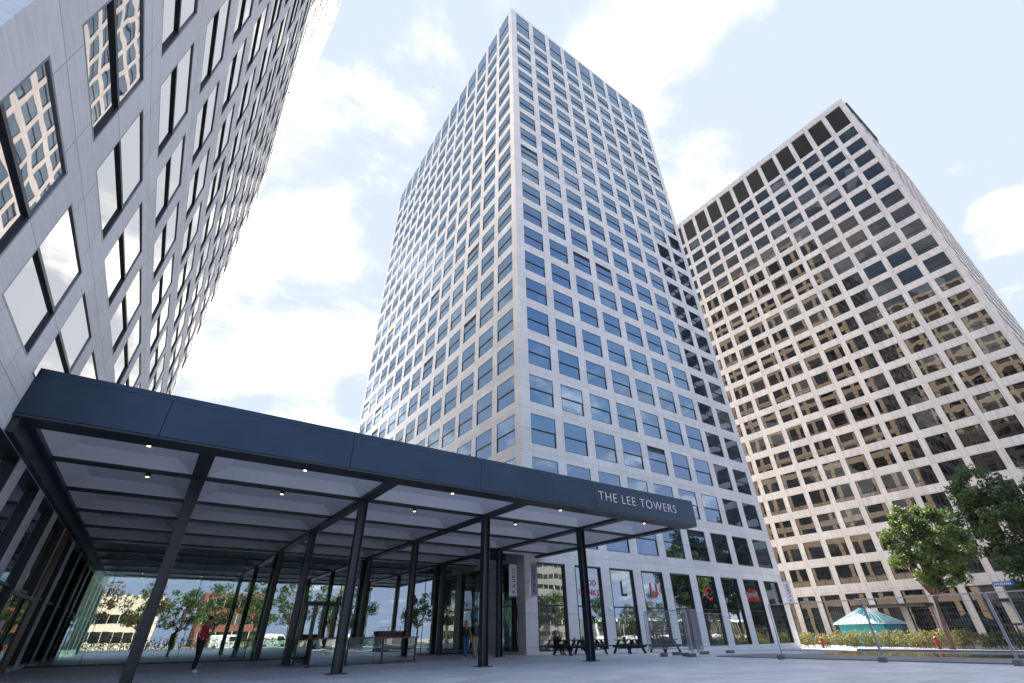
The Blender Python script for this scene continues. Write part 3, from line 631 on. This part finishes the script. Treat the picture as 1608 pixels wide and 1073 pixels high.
FT = [(24.35, 13.9, 20, 'grey fence foot at the left end of the fence row'), (24.45, 9.85, 15, 'grey fence foot under the double post, before the kiosk'), (24.55, 5.85, 10, 'grey fence foot under the right fence post'), (24.1, 18.6, 15, 'grey fence foot under the near end of the panel bundle'), (24.9, 19.6, 25, 'grey fence foot behind the near one under the bundle'), (23.6, 20.0, 25, 'grey fence foot at the left side of the panel bundle'), (26.3, 21.3, 10, 'grey fence foot at the far end of the panel bundle'), (29.0, 21.4, 5, 'grey fence foot under the lone panel, left end'), (32.4, 21.9, 5, 'grey fence foot under the lone panel, right end')]
for i, (x, y, a, lb) in enumerate(FT):
    o = ff if i == 0 else copy_tree(ff); o.location = (x, y, gz(x)); o.rotation_euler = (0, 0, rad(a)); tag(o, lb, 'fence foot', 'concrete feet of the site fence')

# ------------------------------------------------------------------ foliage
def leaf_cloud(mb, c, r, n, size, squash=1.0, mi=0, shell=.35):
    c = Vector(c)
    for _ in range(n):
        while True:
            p = Vector((random.uniform(-1, 1), random.uniform(-1, 1), random.uniform(-1, 1)))
            if shell < p.length < 1: break
        p = Vector((p.x*r, p.y*r, p.z*r*squash)); a = Vector((random.gauss(0, 1), random.gauss(0, 1), random.gauss(0, 1))).normalized()
        b = a.cross(Vector((random.gauss(0, 1), random.gauss(0, 1), random.gauss(0, 1)))).normalized(); s = size*random.uniform(.6, 1.4); q = c+p
        mb.face([q-a*s, q+b*s*.45, q+a*s, q-b*s*.45], mi)
def tree(name, x, y, z0, trunk_h, crown_c, crown_r, n_clump, per, size, mats, label, group, tr=.16, seed=1, lean=(0, 0), clump=.27):
    st = random.getstate(); random.seed(seed)
    r = empty(name, (x, y, z0)); b = MB()
    top = Vector((lean[0], lean[1], trunk_h)); b.tube([(0, 0, -.05), (lean[0]*.3+.05, lean[1]*.35, trunk_h*.4), tuple(top)], [tr*1.15, tr*.9, tr*.75], 10)
    cc = Vector(crown_c)-Vector((x, y, z0)); R = Vector(crown_r); clumps = []
    for i in range(n_clump):
        while True:
            p = Vector((random.uniform(-1, 1), random.uniform(-1, 1), random.uniform(-1, 1)))
            if .25 < p.length < 1: break
        clumps.append(cc+Vector((p.x*R.x, p.y*R.y, p.z*R.z)))
    lim = min(n_clump, 16)
    for i in range(lim):
        e = clumps[i]; mid = top.lerp(e, .5)+Vector((random.uniform(-.3, .3), random.uniform(-.3, .3), -.1*R.z))
        b.tube([tuple(top-Vector((0, 0, random.uniform(0, trunk_h*.18)))), tuple(mid), tuple(e)], [tr*.5, tr*.25, tr*.07], 6)
        for _ in range(2):
            e2 = mid.lerp(e, .5)+Vector((random.gauss(0, 1), random.gauss(0, 1), random.gauss(0, .7)))*R.x*.22
            b.tube([tuple(mid.lerp(e, .3)), tuple(e2)], [tr*.16, tr*.04], 5)
    b.build('trunk', M['bark'], r, True)
    f = MB(); rm = min(R.x, R.z)*clump
    for c in clumps: leaf_cloud(f, c, rm*random.uniform(.6, 1.35), per, size, .8, random.choice(range(len(mats))) if len(mats) > 1 else 0, .1)
    f.build('crown', [M[k] for k in mats], r); tag(r, label, 'tree', group)
    random.setstate(st); return r
GZ = -.36
tree('broadleaf_tree', 53.9, 16.4, GZ, 4.0, (53.5, 14.9, 7.3), (2.6, 3.1, 3.2), 130, 135, .12, ['leaf', 'leafl', 'leafl', 'leaf2'], 'tree with sunlit yellow-green crown and bare lower limbs behind the fence', 'street trees by the right tower', .2, 3, (.0, -.3), .21)
tree('broadleaf_tree', 68.5, 11.9, GZ, 5.4, (68.5, 11.9, 9.3), (3.4, 4.2, 6.6), 150, 130, .17, ['leaf', 'leaf2', 'leaf'], 'tall dark green tree at the right, just right of the sunlit tree', 'street trees by the right tower', .2, 5, (0, 0), .22)
tree('broadleaf_tree', 68, 6.6, GZ, 5.4, (68, 6.3, 9.3), (3.4, 3.8, 6.3), 150, 130, .17, ['leaf2', 'leaf', 'leaf'], 'dark green tree cut by the right edge of the picture', 'street trees by the right tower', .2, 9, (0, 0), .22)
# hedge: a row of low bushes
st = random.getstate()
f = MB(); tw = MB()
for i in range(90):
    t_ = i/89; x = 57.5+random.uniform(-.6, .6); y = 31-26.5*t_+random.uniform(-.3, .3); h = random.uniform(.75, 1.3)
    leaf_cloud(f, (x, y, GZ+h*.6+.1), .6, 230, .075, h*.95, 0 if t_ < .62 and random.random() < .9 else 1, .05)
    for _ in range(5): tw.tube([(x+random.uniform(-.2, .2), y+random.uniform(-.3, .3), GZ), (x+random.uniform(-.5, .5), y+random.uniform(-.5, .5), GZ+h*1.2)], [.012, .004], 4)
r = empty('hedge', (57.5, 18, GZ)); c = Matrix.Translation((-57.5, -18, -GZ)); a_ = MB(); a_.join(f, c); a_.build('foliage', [M['leafy'], M['leaf']], r); a_ = MB(); a_.join(tw, c); a_.build('stems', M['bark'], r)
tag(r, 'low ragged sunlit yellow-green hedge along the street behind the pool', 'hedge')
# hydrants
def hydrant():
    r = empty('fire_hydrant'); b = MB(); b.lathe([(.0, 0), (.17, 0), (.17, .06), (.11, .08), (.11, .62), (.16, .64), (.16, .7), (.13, .82), (.06, .9), (.0, .92)], k=16); b.build('barrel', M['hydrant'], r, True)
    for s in (-1, 1): b = MB(); b.tube([(0, 0, .5), (0, s*.2, .5)], .065, 10); b.tube([(0, s*.2, .5), (0, s*.24, .5)], .085, 8); b.build('outlet', M['hydrant'], r)
    return r
h1 = hydrant(); h1.location = (55.6, 27.2, GZ); tag(h1, 'red hydrant before the hedge, left of the turquoise kiosk', 'hydrant', 'red hydrants along the hedge')
h2 = copy_tree(h1); h2.location = (56.2, 18.0, GZ); tag(h2, 'red hydrant by the hedge, left of the sunlit tree trunk', 'hydrant', 'red hydrants along the hedge')
# kiosk
r = empty('kiosk', (66, 26.6, GZ)); b = MB()
n = 44
for (a, c) in (((-2.2, 2.2), (-2.2, -2.2)), ((-2.2, -2.2), (2.2, -2.2)), ((2.2, -2.2), (2.2, 2.2)), ((2.2, 2.2), (-2.2, 2.2))):
    a = Vector((*a, 0)); c = Vector((*c, 0)); k = int((c-a).length/.14); d = (c-a)/k; nn = Vector((d.y, -d.x, 0)).normalized()*-.02
    for j in range(k):
        p, q = a+d*j, a+d*(j+.93); oz = Vector((0, 0, 1.95)); b.face([p, q, q+oz, p+oz])
b.box((-2.17, -2.17, 0), (2.17, 2.17, 1.9)); b.build('boarding', M['teal'], r)
b = MB(); ap1, ap2 = Vector((0, -.4, 3.55)), Vector((0, .4, 3.55)); E = [Vector(p) for p in ((-2.6, 2.6, 2.1), (-2.6, -2.6, 2.1), (2.6, -2.6, 2.1), (2.6, 2.6, 2.1))]
for q in ((E[0], E[1], ap1, ap2), (E[1], E[2], ap1), (E[2], E[3], ap2, ap1), (E[3], E[0], ap2)): b.face(list(q))
b.build('roof', M['teal'], r)
b = MB(); b.box((-2.62, -2.62, 2.0), (2.62, 2.62, 2.09))
for j in range(12):
    y = -2.5+j*5.0/11; y2 = -.4 if y < -.4 else (.4 if y > .4 else y)
    k = 1 if abs(y) < .4 else 1; b.tube([(-2.6, y, 2.12), (0 if abs(y) < .5 else -0.0, y2, 3.57)], .05, 4)
for j in range(12):
    x = -2.5+j*5/11; b.tube([(x, -2.6, 2.12), (0, -.4, 3.57)], .015, 4)
b.build('roof_seam', M['tealwhite'], r); tag(r, 'turquoise kiosk with a hipped striped roof behind the hedge', 'kiosk')
# signs, bench rack, bicycles
r = empty('street_sign', (54.5, 11.6, GZ)); b = MB(); b.tube([(0, 0, 0), (0, 0, 4.6)], .04, 8); b.build('pole', M['steel'], r); b = MB(); b.box((-.02, -.75, 4.2), (.02, .55, 4.5)); b.build('plate', M['blue'], r)
b = MB()
for k in range(9): b.box((-.026, .4-k*.12, 4.28), (-.021, .4-k*.12+.07, 4.42))
b.build('lettering', M['white'], r); tag(r, 'small blue street sign plate on a pole among the right trees', 'sign')
def bicycle():
    r = empty('bicycle'); R_ = .34
    for x in (-.52, .52):
        b = MB(); pts = [(x+R_*math.cos(t), 0, .35+R_*math.sin(t)) for t in [k*2*math.pi/20 for k in range(21)]]; b.tube(pts, .02, 6, caps=False)
        for k in range(10): t = k*math.pi/5; b.tube([(x, 0, .35), (x+R_*math.cos(t), 0, .35+R_*math.sin(t))], .003, 3, caps=False)
        b.build('wheel', M['tyre'], r)
    b = MB(); bb = (-.1, 0, .32); st = (-.22, 0, .82); hd = (.36, 0, .82)
    for p, q in ((bb, st), (bb, hd), (st, hd), ((-.52, 0, .35), bb), ((-.52, 0, .35), st), ((.52, 0, .35), hd), (hd, (.33, 0, 1.0))): b.tube([p, q], .016, 6)
    b.build('frame', M['dark'], r); b = MB(); b.tube([(.33, -.27, 1.02), (.33, 0, 1.0), (.33, .27, 1.02)], .014, 6); b.build('handlebar', M['black'], r); b = MB(); b.box((-.34, -.07, .86), (-.1, .07, .91)); b.build('saddle', M['black'], r, bevel=.02)
    return r
bk = bicycle()
BK = [(56.9+.05*(k % 3), 12.2-.62*k, 0) for k in range(12)]
for i, (x, y, _) in enumerate(BK):
    o = bk if i == 0 else copy_tree(bk); o.location = (x, y, GZ); o.rotation_euler = (rad(random.uniform(-4, 4)), 0, rad(random.uniform(-12, 12)+8)); tag(o, 'dark bicycle parked in the row under the dark rack shelter at right', 'bicycle', 'bicycles in the rack by the right trees')
r = empty('bicycle_shelter', (57, 8.5, GZ)); b = MB()
for y in (-4.6, -1.5, 1.5, 4.3):
    for x in (-1, 1.0): b.box((x-.04, y-.04, 0), (x+.04, y+.04, 1.62))
b.build('post', M['dark'], r); b = MB(); b.box((-1.25, -5, 1.62), (1.25, 4.6, 1.75)); b.build('roof', M['dark'], r); tag(r, 'low dark bicycle shelter at the foot of the right trees', 'shelter')
# entrance canopies of the right tower
for i, (ya, yb) in enumerate(((25.2, 31.6), (12.2, 18.2))):
    r = empty('door_canopy', (81.6, (ya+yb)/2, 3.7)); L2 = (yb-ya)/2; b = MB(); b.box((-1.5, -L2, 0), (1.48, L2, .28)); b.build('slab', M['black'], r, bevel=.02)
    b = MB(); b.box((-1.4, -L2+.1, -.06), (1.3, L2-.1, -.003)); b.build('underside', M['trim'], r)
    tag(r, ('thin dark door canopy on the right tower behind the kiosk', 'thin dark door canopy on the right tower behind the sunlit tree')[i], 'canopy')

# ------------------------------------------------------------------ surroundings mirrored in the glass
f = MB()
for i in range(60): leaf_cloud(f, (-22+i*1.0, -31+random.uniform(-.6, .6), GZ+.9), 1.0, 90, .14, 1.1, 0, .1)
tag(f.build('hedge', M['leaf2']), 'unseen dark hedge added behind the camera to darken the lobby reflection', 'hedge')  # added out of view so the lower lobby reflection turns darker
TRS = [(62+i*11+random.uniform(-3, 3), -42+random.uniform(-4, 4), random.uniform(8, 11), 4.2, ['leaf', 'leaf2'] if i % 2 else ['leaf']) for i in range(10)]
for i, (x, y, h, r_, ms) in enumerate(((-9, -44, 11, 4, ['leafr']), (-1, -47, 10, 3.6, ['leafr', 'leaf']), (5, -41, 9, 3.4, ['leaf', 'leaf2']), (11, -48, 11, 4, ['leaf']), (24, -46, 12, 4.2, ['leaf', 'leaf2']), (31, -43, 11, 4, ['leaf']), (38, -50, 12, 4.4, ['leaf', 'leaf2']), (52, -46, 10, 4, ['leaf']), (60, -40, 10, 4, ['leaf']), (-30, -38, 10, 4, ['leafr']), (-16, -40, 12, 4.5, ['leafr', 'leaf']), (17, -42, 11, 4, ['leaf', 'leaf2']), *TRS)):
    tree('broadleaf_tree', x, y, GZ, h*.35, (x, y, h*.62), (r_, r_, h*.38), 34, 70, .24, ms, 'street tree behind the camera, number %s along the far kerb' % ('one two three four five six seven eight nine ten'.split()+['eleven', 'twelve', 'thirteen', 'fourteen', 'fifteen', 'sixteen', 'seventeen', 'eighteen', 'nineteen', 'twenty', 'twenty-one', 'twenty-two'])[i], 'trees across the street behind the camera', .2, 20+i)
def block(x0, x1, y0, y1, h, wm, fl, label, name='low_office_building'):
    r = empty(name, ((x0+x1)/2, (y0+y1)/2, GZ)); cx, cy = (x0+x1)/2, (y0+y1)/2; b = MB(); b.box((x0-cx, y0-cy, 0), (x1-cx, y1-cy, h)); b.build('wall', wm, r)
    g_ = MB(); s_ = MB(); n = int(h/fl)
    for k in range(n):
        z = k*fl+1.1
        g_.box((x0-cx+.6, y1-cy-.05, z), (x1-cx-.6, y1-cy+.03, z+fl-1.5))
        xx = x0-cx+.6
        while xx < x1-cx-.6: s_.box((xx, y1-cy+.031, z), (xx+.12, y1-cy+.1, z+fl-1.5)); xx += 1.8
    g_.build('window', M['glassR'], r); s_.build('mullion', M['cream'], r); return tag(r, label, 'building')
block(-40, 2, -90, -74, 10, M['cream'], 3.4, 'cream office block across the street with bands of windows')
block(10, 24, -92, -76, 11, M['brick'], 3.4, 'dark brick block across the street with bands of windows')
block(74, 90, -66, -50, 34, M['greyr'], 2.6, 'tall apartment block with pale balcony bands, across the street to the right')
block(98, 190, -62, -50, 5.2, M['white'], 5.0, 'long low white pavilion across the street to the right')
block(-20, 40, 118, 132, 12, M['cream'], 3.4, 'cream building far beyond the lobby')
for i, (x, y, h) in enumerate(((-1, 84, 8), (5, 90, 9), (11, 82, 8), (16, 92, 9))):
    tree('broadleaf_tree', x, y, GZ, h*.35, (x, y, h*.62), (3, 3, h*.36), 26, 60, .22, ['leaf', 'leafy'], 'green tree beyond the lobby glass, number %s from the left' % 'one two three four'.split()[i], 'trees beyond the lobby', .15, 50+i)
def van():
    r = empty('parked_van'); b = MB(); pr_ = [(-2.4, .35), (2.3, .35), (2.45, .9), (2.1, 1.15), (1.5, 1.95), (1.2, 2.1), (-2.35, 2.1), (-2.45, 1.9)]
    for sgn in (-1, 1): b.face([(p[0], sgn*.95, p[1]) for p in (pr_ if sgn < 0 else pr_[::-1])])
    for p, q in zip(pr_, pr_[1:]+pr_[:1]): b.face([(p[0], .95, p[1]), (q[0], .95, q[1]), (q[0], -.95, q[1]), (p[0], -.95, p[1])])
    b.build('body', M['white'], r)
    b = MB()
    for sgn in (-1, 1): b.face([(.5, sgn*.955, 1.2), (1.95, sgn*.955, 1.2), (1.5, sgn*.955, 1.85), (.5, sgn*.955, 1.85)])
    b.face([(2.09, -.8, 1.2), (2.09, .8, 1.2), (1.56, .8, 1.9), (1.56, -.8, 1.9)]); b.build('window', M['glassR'], r)
    for x in (-1.5, 1.5):
        for sgn in (-1, 1): b = MB(); b.tube([(x, sgn*.75, .34), (x, sgn*.97, .34)], .34, 18); b.build('wheel', M['tyre'], r)
    return r
vn = van()
for i, (x, y, lb) in enumerate(((12, -34.5, 'white van parked across the street, leftmost of four'), (19.5, -34.5, 'white van parked across the street, second of four'), (34, -35, 'white van parked across the street, third of four'), (41, -35, 'white van parked across the street, rightmost of four'))):
    o = vn if i == 0 else copy_tree(vn); o.location = (x, y, GZ); tag(o, lb, 'van', 'white vans parked behind the camera')
for i, (x, y) in enumerate([(-8+.9*k, -13+.2*(k % 3)) for k in range(24)]):
    o = copy_tree(bk); o.location = (x, y, 0); o.rotation_euler = (0, 0, rad(80+random.uniform(-15, 15))); tag(o, 'bicycle parked in the long row behind the camera', 'bicycle', 'bicycles parked behind the camera')

# ------------------------------------------------------------------ people
def skinmesh(name, verts, edges, radii, segmat, mats, parent, sub=2, fat=1.25):
    me = D.meshes.new(name); me.from_pydata([tuple(v) for v in verts], edges, []); o = D.objects.new(name, me); COL.objects.link(o)
    sk = o.modifiers.new('skin', 'SKIN'); sk.use_smooth_shade = True; sv = me.skin_vertices[0].data
    for i, r in enumerate(radii): sv[i].radius = tuple(q*fat for q in (r if isinstance(r, tuple) else (r, r))); sv[i].use_root = (i == 0)
    sb = o.modifiers.new('sub', 'SUBSURF'); sb.levels = sb.render_levels = sub
    dg = bpy.context.evaluated_depsgraph_get(); m2 = D.meshes.new_from_object(o.evaluated_get(dg)); D.objects.remove(o); D.meshes.remove(me)
    m2.name = name; m2.materials.clear()
    for x in mats: m2.materials.append(x)
    V = [Vector(v) for v in verts]
    for p in m2.polygons:
        best, bm = 9, 0; c = p.center
        for (a, b), sm in zip(edges, segmat):
            ab = V[b]-V[a]; t_ = max(0, min(1, (c-V[a]).dot(ab)/max(1e-9, ab.length_squared))); d = (V[a]+ab*t_-c).length
            if d < best: best, bm = d, sm
        p.material_index = bm; p.use_smooth = True
    q = D.objects.new(name, m2); COL.objects.link(q); q.parent = parent; return q
def person(loc, rz, J, mats, hair, label, hairlen=0, H=1.0, shoe=None, sleeve=1):
    """J joints (x right, y forward, z up). mats: 0 skin 1 top 2 trousers 3 shoes"""
    r = empty('person', loc, rz); r.scale = (H, H, H); V = []; E_ = []; R_ = []; SM = []
    def v(p, rr): V.append(Vector(p)); R_.append(rr); return len(V)-1
    def e(a, b, m_): E_.append((a, b)); SM.append(m_)
    pel = v(J['pelvis'], (.15, .11)); wa = v(J['waist'], (.135, .10)); ch = v(J['chest'], (.165, .115)); nb = v(J['neckb'], (.07, .06)); nk = v(J['neck'], (.052, .055)); hb = v(J['headb'], (.07, .085)); ht = v(J['headt'], (.072, .09)); hc = v(J['headc'], (.045, .06))
    e(pel, wa, 1); e(wa, ch, 1); e(ch, nb, 1); e(nb, nk, 0); e(nk, hb, 0); e(hb, ht, 0); e(ht, hc, 0)
    nose = v(Vector(J['headb']).lerp(Vector(J['headt']), .35)+Vector(J['face'])*.1, .014); e(hb, nose, 0)
    for s, k in ((1, 'R'), (-1, 'L')):
        sh = v(J['sh'+k], .062); el = v(J['el'+k], .045); wr = v(J['wr'+k], .03); e(ch, sh, 1); e(sh, el, 1 if sleeve else 1); e(el, wr, 1 if sleeve else 0)
        wd = (Vector(J['wr'+k])-Vector(J['el'+k])).normalized(); pm = v(Vector(J['wr'+k])+wd*.07, (.03, .018)); e(wr, pm, 0)
        sd_ = wd.cross(Vector((0, 0, 1))); sd_ = sd_.normalized() if sd_.length > .2 else Vector((0, 1, 0)); nrm = sd_.cross(wd)
        for f_ in range(4):
            b0 = v(V[pm]+sd_*(.03-.02*f_)+wd*.02, .009); b1 = v(V[b0]+wd*(.035, .04, .036, .028)[f_]-nrm*.006, .0085); b2 = v(V[b1]+wd*.022-nrm*.015, .0075); e(pm, b0, 0); e(b0, b1, 0); e(b1, b2, 0)
        t0 = v(V[wr]+wd*.03+sd_*.035*1, .011); t1 = v(V[t0]+wd*.035+sd_*.018, .009); e(wr, t0, 0); e(t0, t1, 0)
        hp = v(J['hip'+k], .09); kn = v(J['kn'+k], .06); an = v(J['an'+k], .042); e(pel, hp, 2); e(hp, kn, 2); e(kn, an, 2)
        to = v(J['to'+k], (.035, .03)); e(an, to, 3)
    skinmesh('body', V, E_, R_, SM, mats, r)
    # face details: ears and eyes as part of the head mesh are too small to read; hair cap
    hb_, ht_, fc = Vector(J['headb']), Vector(J['headt']), Vector(J['face']).normalized(); b = MB(); up_ = (ht_-hb_).normalized(); sdv = fc.cross(up_).normalized(); c = ht_-fc*.012+up_*.012
    def cap(p): return c+sdv*p[0]*.088+fc*p[1]*.108+up_*p[2]*.1
    n0 = 14
    rings = []
    for i in range(8):
        th = math.pi*.5*1.25*i/7; ring = []
        for j in range(n0):
            a = 2*math.pi*j/n0; q = Vector((math.sin(th)*math.cos(a), math.sin(th)*math.sin(a), math.cos(th)))
            if q.y > .3 and q.z < .35: q.z = .35+.1*q.y      # keep the face free
            ring.append(cap(q))
        rings.append(ring)
    for i in range(7):
        for j in range(n0): b.face([rings[i][j], rings[i][(j+1) % n0], rings[i+1][(j+1) % n0], rings[i+1][j]])
    if hairlen:
        for k in range(11):
            a = math.pi*(1.0+k/10.0); p = c+sdv*math.cos(a)*.085+fc*math.sin(a)*.1; b.tube([tuple(p+up_*.03), tuple(p-up_*.12+fc*-.02), tuple(p-up_*hairlen)], [.03, .032, .012], 6)
    b.build('hair', hair, r, True)
    tag(r, label, 'person'); return r
skin = noisy('skin_tone', (.42, .24, .17), (.38, .21, .15), 8, .5); skin_d = noisy('tanned_skin', (.34, .19, .13), (.3, .16, .11), 8, .5)
redj = noisy('red_jacket_cloth', (.5, .015, .025), (.4, .01, .02), 5, .8); blk = noisy('black_cloth', (.012, .012, .015), (.008, .008, .01), 6, .85); wshoe = mat('white_shoe', (.7, .7, .75), .6)
jean = noisy('blue_denim', (.03, .09, .22), (.02, .06, .15), 8, .85); khaki = noisy('khaki_cloth', (.33, .27, .22), (.27, .22, .18), 6, .85); hairb = mat('black_hair', (.012, .01, .01), .6); hairbl = noisy('blonde_hair', (.45, .27, .11), (.3, .17, .07), 20, .6); dshoe = mat('dark_shoe', (.02, .015, .014), .5); hairr = mat('auburn_hair', (.08, .025, .015), .6)
def base(): return dict(pelvis=(0, 0, .96), waist=(0, 0, 1.1), chest=(0, .0, 1.3), neckb=(0, -.01, 1.44), neck=(0, 0, 1.5), headb=(0, .02, 1.57), headt=(0, .02, 1.66), headc=(0, .01, 1.715), face=(0, 1, 0), shR=(.19, 0, 1.4), shL=(-.19, 0, 1.4), elR=(.24, -.02, 1.12), elL=(-.24, -.02, 1.12), wrR=(.25, .06, .88), wrL=(-.25, .06, .88), hipR=(.09, 0, .9), hipL=(-.09, 0, .9), knR=(.1, .02, .5), knL=(-.1, .02, .5), anR=(.1, -.02, .09), anL=(-.1, -.02, .09), toR=(.12, .13, .035), toL=(-.12, .13, .035))
# man in red jacket reading his phone, in profile facing right
J = base(); J.update(neckb=(0, .03, 1.43), neck=(0, .07, 1.49), headb=(0, .11, 1.54), headt=(0, .13, 1.63), headc=(0, .11, 1.68), face=(0, .8, -.6), elR=(.25, .05, 1.12), wrR=(.17, .28, 1.2), knR=(.1, .06, .5), anR=(.1, .02, .09), toR=(.12, .18, .035))
RMAN = person((1.9, 23.0, 0), rad(-90+35-60), J, [skin_d, redj, blk, wshoe], hairb, 'man in a red jacket and black trousers looking down at his phone')
b = MB(); b.tube([(.262, -.02, 1.38), (.305, -.03, 1.13), (.29, .04, 1.08)], [.011, .011, .01], 6); b.tube([(.215, .02, 1.36), (.16, .09, 1.15), (.14, .08, .98)], [.01, .01, .01], 6); b.build('jacket_stripe', wshoe, RMAN)
b = MB(); b.box((.14, .33, 1.24), (.21, .345, 1.37)); ph = b.build('mobile_phone', M['black']); ph.matrix_world = RMAN.matrix_basis.copy(); tag(ph, 'dark mobile phone held by the man in red', 'phone')
# walking woman, seen from behind
J = base(); J.update(elR=(.25, .06, 1.14), wrR=(.3, .12, .92), elL=(-.26, .06, 1.16), wrL=(-.3, .22, 1.28), knR=(.08, .16, .5), anR=(.08, .2, .1), toR=(.09, .34, .05), knL=(-.08, -.03, .5), anL=(-.08, -.3, .16), toL=(-.09, -.2, .06))
WOM = person((13.65, 24.1, 0), rad(-18), J, [skin, blk, jean, wshoe], hairbl, 'woman with long blonde hair, black top and blue jeans walking away', .34, .97)
b = MB(); b.tube([(.12, -.13, 1.42), (.2, -.14, 1.2), (.3, -.02, .95), (.29, .0, .8)], [.022, .02, .02, .018], 6); b.build('yellow_strap', mat('yellow_strap', (.75, .55, .03), .6), WOM)
J = base(); J.update(elR=(.25, -.02, 1.13), wrR=(.27, .12, .93), elL=(-.26, -.04, 1.13), wrL=(-.3, .1, .95), knR=(.1, .2, .5), anR=(.1, .26, .1), toR=(.1, .4, .06), knL=(-.09, -.02, .5), anL=(-.1, -.34, .18), toL=(-.1, -.24, .07))
MAN = person((14.35, 24.35, 0), rad(-12), J, [skin, blk, khaki, dshoe], hairb, 'man in black T-shirt and khaki trousers walking beside the blonde woman', 0, 1.01, sleeve=0)
b = MB(); b.box((-.15, -.28, 1.02), (.15, -.12, 1.42)); b.box((-.12, -.32, 1.06), (.12, -.281, 1.24)); bp_ = b.build('backpack', M['dark'], bevel=.04); bp_.matrix_world = MAN.matrix_basis.copy(); tag(bp_, 'dark backpack on the back of the man in khaki trousers', 'backpack')
# seated woman
J = base(); dz = -.48
for k in J:
    if k[:2] not in ('kn', 'an', 'to') and k != 'face': J[k] = (J[k][0], J[k][1], J[k][2]+dz)
J.update(knR=(.12, .42, .52), knL=(-.12, .42, .52), anR=(.12, .45, .09), anL=(-.12, .45, .09), toR=(.12, .6, .035), toL=(-.12, .6, .035), hipR=(.1, .05, .46), hipL=(-.1, .05, .46), elR=(.26, .12, .68), wrR=(.14, .36, .83), elL=(-.26, .12, .68), wrL=(-.12, .34, .85))
person((21.2, 26.2, gz(21)), rad(190), J, [skin, blk, blk, dshoe], hairr, 'person in dark clothes with auburn hair seated at the leftmost picnic table', .2)
